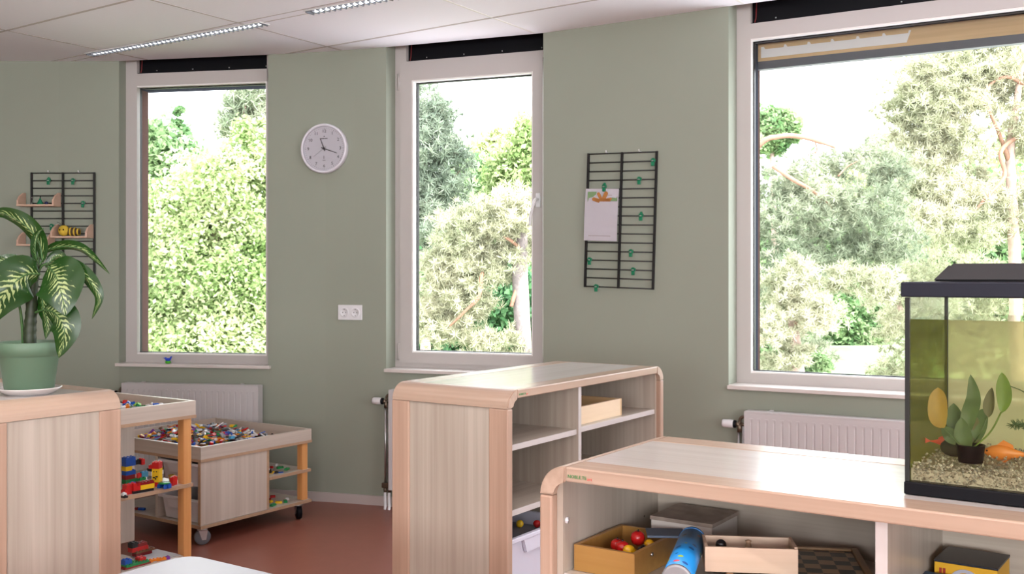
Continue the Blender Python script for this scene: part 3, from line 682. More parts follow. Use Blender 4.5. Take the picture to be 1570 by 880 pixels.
# ---------------------------------------------------------------- play tables with trays
LT1, LT2 = (.46, .385, .325), (.60, .52, .45)
tam_x = wood('pale_tray_laminate_lengthwise', LT1, LT2, 'x', .35, .8); tam_y = wood('pale_tray_laminate_crosswise', LT1, LT2, 'y', .35, .8); tam_z = wood('pale_tray_laminate_upright', LT1, LT2, 'z', .35, .8)
def play_table(name, label, a, b, sx, sy, H, tall):
    T = thing(name, label, 'play table', ab(a, b), ANG+PI/2, 'play tables with brick trays')
    th = .018; tz = H-.062; bz = .092
    bm = bmesh.new(); bm_box(bm, 0, sx, 0, th, tz, H); obj('tray_side', bm, tam_x, T)
    bm = bmesh.new(); bm_box(bm, 0, sx, sy-th, sy, tz, H); obj('tray_side', bm, tam_x, T)
    bm = bmesh.new(); bm_box(bm, 0, th, th+.0003, sy-th-.0003, tz, H); obj('tray_side', bm, tam_y, T)
    bm = bmesh.new(); bm_box(bm, sx-th, sx, th+.0003, sy-th-.0003, tz, H); obj('tray_side', bm, tam_y, T)
    box('tray_bottom', -.002, sx+.002, -.002, sy+.002, tz-.014, tz-.0002, ply_e, T)
    box('tray_floor', th, sx-th, th, sy-th, tz, tz+.002, tam_x, T)
    zt = tz-.0145
    if not tall:
        box('closed_panel', .004, .436, .004, .020, bz+.018, zt, tam_z, T)
        bm = bmesh.new(); bm_box(bm, .436, .452, .004, .45, bz+.018, zt); obj('partition', bm, ply_e, T)
        bm = bmesh.new(); bm_box(bm, .0, .45, .34, .356, bz+.018, zt); obj('partition', bm, tam_z, T)
        box('partition_edge', .0, .0042, .004, .022, bz+.018, zt, ply_e, T)
        for y0, y1 in ((0, sy),):
            bm = bmesh.new(); bm_box(bm, 0, sx, y0, y1, bz, bz+.016); obj('base_board', bm, tam_x, T)
        bm = bmesh.new(); bm_box(bm, -.001, sx+.001, -.001, -.0001, bz, bz+.016); bm_box(bm, -.001, -.0001, 0, sy, bz, bz+.016); obj('board_edge', bm, ply_e, T)
        for x0, x1, y0, y1 in ((.453, sx-.002, .004, .45),):
            bm = bmesh.new(); bm_box(bm, x0, x1, y0, y1, .262, .278); bm_box(bm, x0, x1, y0-.002, y0, .262, .278, 1); obj('shelf', bm, [tam_x, ply_e], T)
        bm = bmesh.new(); bm_box(bm, .002, .42, .357, sy-.05, .262, .278); obj('shelf', bm, tam_x, T)
        for x, y in ((sx-.06, .010), (.015, sy-.05), (sx-.06, sy-.055)):
            bm = bmesh.new(); bm_box(bm, x, x+.042, y, y+.042, bz+.0162, zt, 0, .004); obj('leg', bm, oak, T)
        for x, y, s in ((.05, .05, 0), (sx-.05, .05, 1), (.05, sy-.05, 1), (sx-.05, sy-.05, 0)):
            cw = bmesh.new(); M = Matrix.Translation((x, y, .040)) @ Matrix.Rotation(R(-30 if not s else 60), 4, 'Z') @ Matrix.Rotation(R(90), 4, 'X')
            bm_lathe(cw, [(0, -.013), (.022, -.013), (.038, -.012), (.040, -.007), (.040, .007), (.038, .012), (.022, .013), (0, .013)], 28, M=M)
            Wh = obj('caster', cw, plain('grey_rubber_wheel', (.15, .16, .185), .4) if not s else black, T)
            f = bmesh.new(); Mz = Matrix.Translation((x, y, 0)) @ Matrix.Rotation(R(-30 if not s else 60), 4, 'Z')
            vs = []
            for yy in (-.017, .015): vs += bm_prism(f, [(-.020, .074), (.024, .074), (.016, .026), (-.004, .026)], yy, yy+.002, M=Mz @ XZ)
            bm_lathe(f, [(0, .074), (.026, .074), (.026, .082), (.012, .0915), (0, .0915)], 16, M=Mz); bm_tube(f, [Mz @ Vector((0, -.02, .035)), Mz @ Vector((0, .02, .035))], .005, 8)
            obj('fork', f, chrome, Wh)
    else:
        box('back_partition', .0, .775, .40, .416, .13, zt, tam_z, T)
        bm = bmesh.new(); bm_box(bm, 0, sx-.012, .004, .39, .422, .438); bm_box(bm, 0, sx-.012, .002, .004, .422, .438, 1); obj('shelf', bm, [tam_x, ply_e], T)
        bm = bmesh.new(); bm_box(bm, 0, .735, .002, .17, .112, .128); bm_box(bm, 0, .6, .17, .42, .112, .128); obj('shelf', bm, tam_x, T)
        for x, y in ((sx-.058, .008), (.006, .008), (.006, sy-.05), (sx-.058, sy-.05)):
            bm = bmesh.new(); bm_box(bm, x, x+.042, y, y+.042, 0, zt, 0, .004); obj('leg', bm, oak, T)
        box('partition', .0, .016, .06, .40, .13, zt, tam_z, T)
    return T
EA, EB, ESX, ESY, EH = -4.10, 3.327, .76, .80, .50
DA, DB_, DSX, DSY, DH = -3.671, 2.151, .80, .80, .80
ptE = play_table('play_table', 'low wheeled play table with a tray heaped with toy bricks', EA, EB, ESX, ESY, EH, 0)
ptD = play_table('play_table', 'taller play table with orange wooden post, just right of the left cabinet', DA, DB_, DSX, DSY, DH, 1)
def inE(x, y, z): return Vector(ab(EA-y, EB+x, z))
def inD(x, y, z): return Vector(ab(DA-y, DB_+x, z))
# grey pull-out tubs in the wheeled table
tub_m = plain('translucent_grey_plastic', (.66, .63, .66), .35)
def tub(label, loc, rz, sx, sy, h, m=tub_m, group='grey plastic tubs in the wheeled play table', taper=.018, name='storage_tub'):
    T = thing(name, label, 'storage bin', loc, rz, group)
    def ring(x0, x1, y0, y1, z): return [(x0, y0, z), (x1, y0, z), (x1, y1, z), (x0, y1, z)]
    bm = bmesh.new(); t = .003
    lv = [ring(taper, sx-taper, taper, sy-taper, 0), ring(0.004, sx-.004, .004, sy-.004, h), ring(.004+t, sx-.004-t, .004+t, sy-.004-t, h), ring(taper+t, sx-taper-t, taper+t, sy-taper-t, t)]
    V = [[bm.verts.new(p) for p in q] for q in lv]
    for i in range(3):
        for k in range(4): j = (k+1) % 4; bm.faces.new((V[i][k], V[i][j], V[i+1][j], V[i+1][k]))
    bm.faces.new(V[0][::-1]); bm.faces.new(V[3])
    obj('tub_body', bm, m, T)
    bm = bmesh.new(); o = .012
    for a in ((-o, sx+o, -o, .004, h-.012, h+.002), (-o, sx+o, sy-.004, sy+o, h-.012, h+.002), (-o, .004, .004, sy-.004, h-.012, h+.002), (sx-.004, sx+o, .004, sy-.004, h-.012, h+.002)): bm_box(bm, *a, 0, .002)
    obj('rim', bm, m, T)
    bm = bmesh.new()
    bm_prism(bm, [(sx*.25, h-.055), (sx*.75, h-.055), (sx*.8, h-.012), (sx*.2, h-.012)], -.008, .004, M=XZ); obj('handle', bm, m, T)
    return T
# tub opening faces the near side (x = 0 plane of the table): local x of the tub runs along the table's -y
for z, lb in ((.292, 'upper grey plastic tub in the wheeled play table'), (.112, 'lower grey plastic tub in the wheeled play table')):
    p = inE(.012, .325, z); tub(lb, p, ANG, .288, .38, .118)
box_m = None
# runners
# ---------------------------------------------------------------- bins and box in the shelf unit
bin_m = plain('pale_lilac_plastic_bin', (.60, .60, .70), .35)
p = inA(.06, .035, .341); b1 = tub('pale lilac plastic bin with a rim, lower left of the shelf unit', p, ANG+PI/2, .355, .36, .19, bin_m, 'plastic bins in the shelf unit', .012, 'toy_bin')
bm = bmesh.new(); bm_box(bm, .236, .246, -.018, -.008, .03, .165); bm_lathe(bm, [(0, 0), (.009, 0), (.009, .012), (0, .014)], 14, M=Matrix.Translation((.241, -.018, .12)) @ Mc); obj('latch', bm, white_pl, b1)
birch = wood('pale_birch', (.66, .50, .33), (.74, .58, .40), 'x', .45)
p = inA(.480, .045, .8325)
T = thing('wooden_box', 'pale birch wooden box on the upper right shelf of the shelf unit', 'box', p, ANG+PI/2)
for nm, q in (('front_board', (.012, .328, 0, .012, 0, .062)), ('rear_board', (.012, .328, .238, .25, 0, .062)), ('side_board', (0, .012, 0, .25, 0, .062)), ('side_board', (.328, .34, 0, .25, 0, .062)), ('bottom', (.012, .328, .012, .238, 0, .008))): box(nm, *q, birch if nm != 'side_board' else wood('honey_birch', (.55, .36, .18), (.62, .42, .22), 'y', .45), T)
# ---------------------------------------------------------------- contents of the long cabinet
SB = .8005
crate_m = wood('honey_varnished_wood', (.30, .15, .035), (.37, .20, .055), 'x', .4)
p = inB(.048, .045, SB)
T = thing('wooden_crate', 'small honey-coloured open wooden crate with toy fruit, at the left in the long cabinet', 'crate', p, ANG)
CW, CDp, CH = .125, .185, .048
for nm, q in (('front_board', (0, CW, 0, .008, 0, CH)), ('rear_board', (0, CW, CDp-.008, CDp, 0, CH)), ('side_board', (0, .008, .008, CDp-.008, 0, CH)), ('side_board', (CW-.008, CW, .008, CDp-.008, 0, CH)), ('bottom', (.008, CW-.008, .008, CDp-.008, 0, .006))): box(nm, *q, crate_m, T)
bm = bmesh.new(); bm_lathe(bm, [(0, 0), (.004, 0), (.004, .002), (0, .003)], 10, M=Matrix.Translation((CW, .07, .032)) @ Matrix.Rotation(R(90), 4, 'Y')); obj('stud', bm, chrome, T)
redp = plain('glossy_red_plastic', (.45, .01, .01), .25); yelp = plain('glossy_yellow_plastic', (.75, .42, .01), .25); blkp = plain('glossy_black_plastic', (.01, .01, .012), .25)
def fruit(x, y, z, r, m, label, lemon=False):
    T = thing('toy_fruit', label, 'toy', ab(B0[0]+.048+x, B0[1]+.045+y, SB+z+.005), ANG+random.random(), 'plastic toy fruit in the wooden crate')
    bm = bmesh.new(); pr = [(0, -.92*r), (r*.35, -r), (r*.8, -r*.7), (r, 0), (r*.85, r*.6), (r*.35, r*.92), (0, r*.80)]
    bm_lathe(bm, pr, 16, M=(Matrix.Translation((0, 0, r)) @ (Matrix.Rotation(R(70), 4, 'X') @ Matrix.Diagonal((.85, .85, 1.25, 1)) if lemon else Matrix()))); obj('flesh', bm, m, T)
    bm = bmesh.new(); bm_tube(bm, [(0, 0, r*1.75), (.001, 0, r*2.15)], .0012, 6) if not lemon else uvs(bm, (0, -r*1.25, r), (.002, .003, .002)); obj('stalk', bm, blkp, T)
fruit(.045, .085, .016, .013, redp, 'red toy apple at the left in the wooden crate'); fruit(.064, .07, .018, .013, redp, 'red toy apple in the middle of the wooden crate, beside the lemon')
fruit(.072, .118, .026, .014, redp, 'topmost red toy apple at the back of the wooden crate'); fruit(.083, .062, .016, .013, yelp, 'yellow toy lemon at the front of the wooden crate', True)
fruit(.095, .12, .018, .012, yelp, 'yellow toy lemon at the back of the wooden crate', True); fruit(.102, .082, .014, .012, blkp, 'black round toy fruit at the right in the wooden crate')
# picture box behind the crate
p = inB(.10, .262, SB); T = thing('picture_box', 'white cardboard box with a printed lid behind the crate in the long cabinet', 'box', p, ANG)
box('box_body', 0, .13, 0, .13, 0, .058, plain('white_cardboard', (.60, .56, .52), .7), T)
box('lid', -.002, .132, -.002, .132, .0585, .066, plain('printed_lid_grey_brown', (.30, .24, .20), .6, noise=.6, nscale=26), T)
# slate blue card lying across the crate
p = px2w(1020, 821, 1.965); T = thing('blue_card', 'slate blue card lying across the back of the wooden crate', 'card', (p.x, p.y, SB+CH+.0005), R(-4))
box('card', -.036, .036, -.03, .03, 0, .004, plain('slate_blue_card', (.09, .13, .20), .5), T)
# patterned tube
pa, pb = Vector(px2w(1037, 890, 1.655)), Vector(px2w(1062, 827, 1.885))
T = thing('patterned_tube', 'bright blue cardboard tube with red, yellow and green marks leaning on the crate', 'tin', pa, 0)
q = (pb-pa).to_track_quat('Z', 'Y'); T.rotation_euler = q.to_euler(); ln = (pb-pa).length; rt = .0245
m, nt, pp = _mat('blue_patterned_print'); tc = N(nt, 'ShaderNodeTexCoord'); vo = N(nt, 'ShaderNodeTexVoronoi'); vo.inputs['Scale'].default_value = 48; L(nt, tc.outputs['Object'], vo.inputs['Vector'])
lt = N(nt, 'ShaderNodeMath', operation='LESS_THAN'); lt.inputs[1].default_value = .27; L(nt, vo.outputs['Distance'], lt.inputs[0])
cr = N(nt, 'ShaderNodeValToRGB'); cr.color_ramp.interpolation = 'CONSTANT'; e = cr.color_ramp.elements; e[0].color = (.35, .01, .02, 1); e[1].position = .35; e[1].color = (.0, .05, .20, 1)
for pos, c in ((.6, (.35, .01, .03, 1)), (.8, (.25, .35, .02, 1))): x = e.new(pos); x.color = c
sp = N(nt, 'ShaderNodeSeparateColor'); L(nt, vo.outputs['Color'], sp.inputs[0]); L(nt, sp.outputs[0], cr.inputs[0])
mx = N(nt, 'ShaderNodeMixRGB'); mx.inputs[1].default_value = (.01, .20, .52, 1); L(nt, lt.outputs[0], mx.inputs[0]); L(nt, cr.outputs[0], mx.inputs[2]); L(nt, mx.outputs[0], pp.inputs['Base Color']); pp.inputs['Roughness'].default_value = .35
tube_print = m
bm = bmesh.new(); bm_lathe(bm, [(0, .002), (rt, .002), (rt, ln-.002), (0, ln-.002)], 32); obj('tube_wall', bm, tube_print, T)
bm = bmesh.new(); bm_lathe(bm, [(0, -.001), (rt*.9, -.001), (rt+.001, -.001), (rt+.001, .006), (rt, .006)], 32); obj('front_cap', bm, plain('dull_tin', (.25, .25, .26), .5, metal=.6), T)
bm = bmesh.new(); bm_lathe(bm, [(rt, ln-.012), (rt+.001, ln-.012), (rt*.98, ln), (0, ln+.004)], 32); obj('rear_cap', bm, plain('blue_lid', (.01, .13, .35), .4), T)
# chess board box
m, nt, pp = _mat('chequered_wood'); tc = N(nt, 'ShaderNodeTexCoord'); ck = N(nt, 'ShaderNodeTexChecker'); ck.inputs['Scale'].default_value = 1/.028
ck.inputs[1].default_value = (.30, .19, .10, 1); ck.inputs[2].default_value = (.012, .010, .010, 1); L(nt, tc.outputs['Object'], ck.inputs[0]); L(nt, ck.outputs[0], pp.inputs['Base Color']); pp.inputs['Roughness'].default_value = .35
check_m = m
p = (.365, 1.727, SB)
T = thing('chess_board', 'folding chequered wooden chess board lying under the small open box', 'board game', p, R(-10))
box('board_base', 0, .25, 0, .25, 0, .026, wood('walnut_edge', (.09, .05, .028), (.14, .08, .045), 'x', .45), T)
box('playing_field', .013, .237, .013, .237, .0262, .0266, check_m, T)
bm = bmesh.new()
for a in ((0, .012, 0, .25), (.238, .25, 0, .25), (.012, .238, 0, .011), (.012, .238, .239, .25)): bm_box(bm, a[0], a[1], a[2], a[3], .0262, .031, 0, .001)
obj('border', bm, wood('tan_border', (.22, .12, .05), (.30, .17, .08), 'x', .45), T)
# small open box on the chess board
z0 = SB+.0315; pa = onz(1081, 876, z0)
T = thing('small_open_box', 'small pale wooden open box with game pieces on top of the chess board', 'box', (pa.x, pa.y, z0), R(-7))
bx = wood('knotty_pale_wood', (.50, .36, .25), (.62, .46, .34), 'x', .5)
bw, bd, bh = .158, .085, .043
for nm, q in (('front_board', (0, bw, 0, .006, 0, bh)), ('rear_board', (0, bw, bd-.006, bd, 0, bh)), ('side_board', (0, .005, .006, bd-.006, 0, bh)), ('side_board', (bw-.005, bw, .006, bd-.006, 0, bh+.002)), ('bottom', (.005, bw-.005, .006, bd-.006, 0, .004))): box(nm, *q, bx, T)
def piece(x, y, z, m, label, kind):
    q = Vector((pa.x, pa.y, z0)) + Vector((x, y, z)); t = thing('game_piece', label, 'game piece', q, 0, 'wooden game pieces in the small open box')
    bm = bmesh.new()
    if kind: bm_lathe(bm, [(0, 0), (.009, 0), (.007, .004), (.004, .014), (.006, .018), (0, .02)], 14)
    else: uvs(bm, (0, 0, .010), (.010, .010, .010))
    obj('figure', bm, m, t)
piece(.037, .045, .0245, blkp, 'black ball-shaped game piece at the left in the small open box', 0); piece(.086, .045, .024, plain('tan_wood', (.28, .17, .10), .5), 'tan pawn-shaped game piece in the middle of the small open box', 1)
bmx = bmesh.new(); bm_box(bmx, .006, bw-.006, .007, bd-.007, .0042, .024, 0); obj('inner_tray', bmx, plain('dark_felt', (.05, .03, .03), .9), T)
# right compartment: yellow game box on a dark blue box
p = ab(-.377, 1.872, SB)
T = thing('game_box', 'yellow-sided board game box with a dark lid in the right compartment', 'board game', p, ANG-R(2))
box('box_body', 0, .10, 0, .105, 0, .052, plain('game_yellow', (.62, .33, .01), .5), T); box('lid', -.001, .101, .0, .106, .0525, .056, plain('game_dark_lid', (.012, .012, .016), .4), T)
bm = bmesh.new()
pts = arc_pts(.05, .018, .028, 160, 20) + arc_pts(.05, .018, .022, 20, 160); bm_prism(bm, pts, -.0012, -.0002, M=XZ); obj('printed_arc', bm, plain('game_grey_print', (.38, .38, .45), .5), T)
bm = bmesh.new()
for x in (.008, .014, .084, .091): bm_box(bm, x, x+.004, -.0012, -.0002, .034, .043)
obj('printed_mark', bm, plain('game_red_print', (.30, .02, .01), .5), T)
p = ab(-.42, 1.93, SB)
T = thing('game_box', 'flat dark blue game box behind the yellow one by the divider', 'board game', ab(-.392+.0, 1.93, SB) if 0 else ab(-.389, 1.985, SB), ANG)
bpy.data.objects.remove(T)
T = thing('flat_game_box', 'flat dark blue game box between the divider and the yellow game box', 'board game', ab(-.389+.0, 1.70, SB), ANG)
box('box_body', 0, .10, 0, .16, 0, .030, plain('game_navy', (.006, .03, .08), .5), T); box('lid', -.001, .101, -.001, .161, .0305, .036, plain('game_blue_lid', (.01, .06, .15), .45, noise=.5, nscale=30), T)
# ---------------------------------------------------------------- toy bricks
BC = {'red': (.52, .015, .015), 'blue': (.012, .085, .42), 'yellow': (.80, .50, .015), 'white': (.72, .72, .72), 'black': (.012, .012, .014), 'green': (.012, .22, .06), 'grey': (.28, .29, .31), 'dark grey': (.08, .085, .09), 'orange': (.75, .22, .02), 'light blue': (.08, .33, .55), 'dark red': (.22, .01, .012), 'purple': (.22, .05, .32), 'brown': (.17, .07, .03), 'light green': (.25, .55, .10)}
BM = {k: plain('brick_' + k.replace(' ', '_'), v, .25) for k, v in BC.items()}
def bm_brick(bm, nx, ny, h, p, M=None, studs=True, mi=0, seg=8):
    M = M or Matrix(); v0 = len(bm.verts)
    vs = bm_box(bm, -nx*p/2, nx*p/2, -ny*p/2, ny*p/2, 0, h, mi)
    if studs:
        for i in range(nx):
            for j in range(ny):
                x, y = (i-(nx-1)/2)*p, (j-(ny-1)/2)*p; a = [bm.verts.new((x+.3*p*math.cos(2*PI*k/seg), y+.3*p*math.sin(2*PI*k/seg), h)) for k in range(seg)]; b = [bm.verts.new((v.co.x, v.co.y, h+.22*p)) for v in a]; vs += a+b
                f = bm.faces.new(b); f.material_index = mi
                for k in range(seg): f = bm.faces.new((a[k], a[(k+1) % seg], b[(k+1) % seg], b[k])); f.material_index = mi
    bmesh.ops.transform(bm, matrix=M, verts=vs)
PT = .0092
KINDS_ = [('two-by-four', 4, 2, .0105), ('two-by-two', 2, 2, .0105), ('one-by-four', 4, 1, .0105), ('flat two-by-four', 4, 2, .0036), ('one-by-two', 2, 1, .0105), ('long flat one-by-six', 6, 1, .0036), ('two-by-three', 3, 2, .0105)]
_bm = {}
def brick_mesh(kind, col):
    if (kind, col) not in _bm:
        bm = bmesh.new(); nm, nx, ny, h = KINDS_[kind]; bm_brick(bm, nx, ny, h, PT, seg=6)
        me = bpy.data.meshes.new('toy_brick'); bm.to_mesh(me); bm.free(); me.materials.append(BM[col]); _bm[(kind, col)] = me
    return _bm[(kind, col)]
def loose_brick(loc, rot, kind, col, where, group):
    o = bpy.data.objects.new('toy_brick', brick_mesh(kind, col)); COL.objects.link(o); o.location = loc; o.rotation_euler = rot
    tag(o, 'loose %s %s toy brick %s' % (col, KINDS_[kind][0], where), 'toy brick', group); return o
cw = ['red', 'red', 'red', 'blue', 'blue', 'white', 'white', 'white', 'white', 'black', 'black', 'yellow', 'yellow', 'green', 'grey', 'grey', 'dark grey', 'orange', 'light blue', 'dark red', 'brown', 'purple']
def hE(x, y):
    m = min(x-.02, y-.02, .78-y, .66-x)/.10; m = max(0, min(1, m))
    return (.012 + .062*math.exp(-((x-.36)/.26)**2-((y-.42)/.35)**2) + .012*math.sin(17*x+3)*math.sin(13*y))*m + .010
def hD(x, y): return .046 + .014*math.sin(11*x+1)*math.sin(9*y+2)
random.seed(3)
def rrot(): return (random.gauss(0, .35), random.gauss(0, .35), random.uniform(0, 2*PI))
def heap(name, fn, pos, x0, x1, y0, y1, zb, n, label, mats):
    """the bulk of the heap under the bricks one can tell apart"""
    bm = bmesh.new()
    for i in range(n):
        x, y = random.uniform(x0, x1), random.uniform(y0, y1); h = fn(x, y); nm, nx, ny, hh = KINDS_[random.randrange(7)]
        z = zb + random.uniform(.0, max(.001, h-.012)); q = pos(x, y, z)
        bm_brick(bm, nx, ny, hh, PT, Matrix.Translation(q) @ Matrix.Rotation(random.uniform(0, 6.28), 4, 'Z') @ Matrix.Rotation(random.gauss(0, .25), 4, 'X'), True, random.randrange(len(mats)), 6)
    o = obj(name, bm, [BM[k] for k in mats], recalc=False); tag(o, label, 'toy bricks', None, 'stuff'); return o
zE = EH-.062+.003; zD = DH-.062+.003
heap('brick_heap', hE, inE, .04, .62, .04, .76, zE, 1300, 'dense heap of small mixed toy bricks filling the wheeled play table tray', cw)
heap('brick_heap', hD, inD, .30, .74, .04, .60, zD, 260, 'layer of mixed toy bricks in the tray of the taller play table', ['white', 'white', 'grey', 'green', 'red', 'black', 'light green'])
gE = 'loose toy bricks on top of the heap in the wheeled play table'
for i in range(225):
    x, y = random.uniform(.035, .63), random.uniform(.035, .76); h = hE(x, y)
    loose_brick(inE(x, y, zE+h-.004), rrot(), random.choice([0, 0, 1, 1, 2, 3, 3, 4, 5, 5, 6]), random.choice(cw), 'on the heap in the wheeled play table', gE)
for i in range(26):
    x, y = random.uniform(.38, .70), random.uniform(.05, .38); h = hD(x, y)
    loose_brick(inD(x, y, zD+h-.004), rrot(), random.choice([0, 1, 3, 4]), random.choice(['white', 'white', 'white', 'green', 'blue', 'red', 'black', 'light green', 'orange']), 'in the tray of the taller play table', 'loose toy bricks in the tray of the taller play table')
def flatrot(): return (0, 0, random.uniform(0, 6.28))
for i in range(16):
    x, y = random.uniform(.475, .65), random.uniform(.03, .16)
    loose_brick(inE(x, y, .2785+.0106*(i % 3)), flatrot(), random.choice([0, 1, 4, 6]), random.choice(['blue', 'green', 'green', 'black', 'yellow', 'white', 'red']), 'on the small upper shelf of the wheeled table', 'toy bricks piled on the upper side shelf of the wheeled table')
loose_brick(inE(.56, .05, .2785), (0, 0, -ANG), 5, 'blue', 'at the front of the small upper shelf', 'toy bricks piled on the upper side shelf of the wheeled table')
for i in range(14):
    x, y = random.uniform(.47, .68), random.uniform(.04, .22)
    loose_brick(inE(x, y, .1085), flatrot(), random.choice([0, 1, 4, 6]), random.choice(['white', 'green', 'black', 'red', 'orange', 'blue', 'yellow']), 'scattered on the base board of the wheeled table', 'toy bricks scattered on the base board of the wheeled table')
loose_brick(inE(.06, .55, .1085), (0, 0, ANG+.3), 0, 'blue', 'on the base board left of the grey tubs', 'toy bricks left of the grey tubs'); loose_brick(inE(.05, .58, .1085), (0, 0, ANG), 1, 'dark red', 'on the base board left of the grey tubs', 'toy bricks left of the grey tubs')
# built models, from larger bricks
PL, HL = .016, .0192
def model(name, label, loc, rz, parts, cat='toy'):
    T = thing(name, label, cat, loc, rz)
    for nm, nx, ny, h, x, y, z, c in parts:
        bm = bmesh.new(); bm_brick(bm, nx, ny, h, PL, Matrix.Translation((x, y, z))); obj(nm, bm, BM[c], T, recalc=False)
    return T
SHD = .4385
def on_sh(px, py, z): return onz(px, py, z)
p = on_sh(241, 745, SHD)
T = model('brick_figure', 'toy brick figure with yellow face, black moustache and red cap on the middle shelf', p, R(-8), [('base_brick', 3, 2, HL, -.010, 0, 0, 'red')] + [('face_brick', 2, 2, HL, 0, 0, HL*(k+1)*1.0, 'yellow') for k in range(3)] + [('cap_brick', 3, 2, HL*.8, -.008, 0, HL*4, 'red'), ('cap_brick', 2, 2, HL*.7, 0, 0, HL*4.8, 'red')])
bm = bmesh.new()
for a in ((-.009, -.005, .062, .068), (.003, .007, .062, .068), (-.012, -.001, .036, .042), (.0, .011, .040, .046), (-.002, .004, .030, .038)): bm_box(bm, a[0], a[1], -PL-.0008, -PL-.0001, a[2], a[3])
obj('face_print', bm, BM['black'], T)
p = on_sh(217, 754, SHD)
model('brick_vehicle', 'toy brick vehicle of red bricks with a yellow front beside the moustached figure', p, ANG+PI/2-R(5), [('chassis', 6, 2, HL*.6, 0, 0, 0, 'black'), ('hood_brick', 2, 2, HL, .035, 0, HL*.6, 'yellow'), ('hood_brick', 2, 2, HL, .003, 0, HL*.6, 'yellow'), ('cabin_brick', 2, 2, HL*1.6, -.030, 0, HL*.6, 'red'), ('roof_plate', 5, 2, HL*.6, .01, 0, HL*1.6, 'dark red')])
p = on_sh(196, 757, SHD); model('brick_block', 'red toy brick stack at the left front of the middle shelf', p, ANG+PI/2, [('lower_brick', 3, 2, HL, 0, 0, 0, 'red'), ('middle_brick', 2, 2, HL, 0, 0, HL, 'red'), ('side_brick', 1, 2, HL*1.2, .027, 0, HL, 'blue')])
p = on_sh(191, 748, SHD); p.x -= .02; p.y += .10
model('brick_tower', 'tall blue toy brick tower with red and yellow bricks, left on the shelf', p, ANG+PI/2, [('lower_brick', 3, 2, HL, 0, 0, 0, 'green'), ('lower_brick', 3, 2, HL, 0, 0, HL, 'dark red'), ('middle_brick', 3, 2, HL, 0, 0, HL*2, 'blue'), ('middle_brick', 2, 2, HL, -.01, 0, HL*3, 'yellow'), ('upper_brick', 3, 2, HL, 0, 0, HL*4, 'blue'), ('upper_brick', 3, 2, HL, 0, 0, HL*5, 'blue'), ('arm_brick', 2, 1, HL, .04, 0, HL*4, 'black'), ('arm_brick', 1, 2, HL*1.3, .064, 0, HL*3.8, 'red')])
p = on_sh(222, 743, SHD); p.y += .13
model('brick_block', 'low dark toy brick assembly behind the red vehicle on the middle shelf', p, ANG+PI/2, [('lower_brick', 4, 2, HL, 0, 0, 0, 'grey'), ('middle_brick', 4, 2, HL, 0, 0, HL, 'white'), ('upper_brick', 4, 2, HL*.7, 0, 0, HL*2, 'black'), ('upper_brick', 2, 2, HL*.7, .01, 0, HL*2.7, 'green')])
p = on_sh(208, 750, SHD); p.y += .06; model('brick_block', 'small light blue and green toy bricks behind the red vehicle', p, ANG+PI/2, [('lower_brick', 2, 2, HL, -.01, 0, 0, 'green'), ('middle_brick', 2, 2, HL, 0, 0, HL, 'green'), ('upper_brick', 2, 1, HL*1.2, .016, 0, HL*2, 'light blue'), ('upper_brick', 1, 1, HL, -.01, 0, HL*2, 'red')])
p = on_sh(252, 748, SHD)
T = thing('brick_roundabout', 'blue ring of toy bricks with a round green plate, right end of the middle shelf', 'toy', p, ANG+PI/2)
for k in range(7):
    a = R(-120+40*k); bm = bmesh.new(); bm_brick(bm, 1, 1, HL*.8, PL*.9, Matrix.Translation((.022*math.cos(a), .022*math.sin(a), 0)) @ Matrix.Rotation(a, 4, 'Z')); obj('ring_brick', bm, BM['blue'], T)
bm = bmesh.new(); bm_lathe(bm, [(0, HL*.8+.004), (.024, HL*.8+.004), (.026, HL*.8+.006), (.024, HL*.8+.009), (0, HL*.8+.009)], 24); obj('round_plate', bm, BM['green'], T)
p = on_sh(264, 745, SHD); p.y += .02; model('brick_block', 'single red toy brick pair at the right end of the middle shelf', p, ANG+.3, [('lower_brick', 1, 2, HL, 0, 0, 0, 'red'), ('upper_brick', 1, 2, HL*.9, 0, 0, HL, 'red')])
p = on_sh(257, 741, SHD); p.y += .05; T = thing('toy_cup', 'small translucent brown toy cup behind the blue ring of bricks', 'toy', p, 0)
bm = bmesh.new(); bm_lathe(bm, [(0, 0), (.010, 0), (.013, .026), (.011, .026), (.009, .003), (0, .003)], 16); obj('cup', bm, plain('amber_plastic', (.30, .16, .01), .2), T)
bm = bmesh.new(); bm_lathe(bm, [(.013, .024), (.0145, .026), (.013, .028)], 16); obj('rim', bm, plain('amber_plastic', (.30, .16, .01), .2), T)
p = on_sh(190, 763, SHD); T = model('brick_block', 'small black and white toy brick bit at the front left of the middle shelf', p, ANG, [('lower_brick', 2, 1, HL*.5, 0, 0, 0, 'black'), ('upper_brick', 1, 1, HL*.5, 0, 0, HL*.5, 'white')])
# lower shelf of the taller table
SL = .1285
def onl(px, py): return onz(px, py, SL)
def blk(nm, lb, px, py, rz, parts): p = onl(px, py); return model(nm, lb, p, rz, parts)
blk('brick_block', 'green toy base plate with a dark red plate under it on the low shelf', 200, 869, ANG+PI/2, [('lower_plate', 8, 3, HL*.35, .02, 0, 0, 'dark red'), ('upper_plate', 7, 3, HL*.5, .02, 0, HL*.35, 'green'), ('blue_brick', 2, 2, HL, -.02, 0, HL*.85, 'blue'), ('red_brick', 2, 2, HL*.7, .05, 0, HL*.85, 'red')])
blk('brick_block', 'orange toy brick bar with a purple end on the low shelf', 236, 861, ANG+PI/2-.25, [('orange_bar', 3, 1, HL*.6, 0, 0, 0, 'orange'), ('orange_bar', 2, 1, HL*.5, .036, 0, 0, 'orange'), ('purple_end', 1, 1, HL*.6, .06, 0, 0, 'purple')])
p = onl(207, 858); p.y += .06
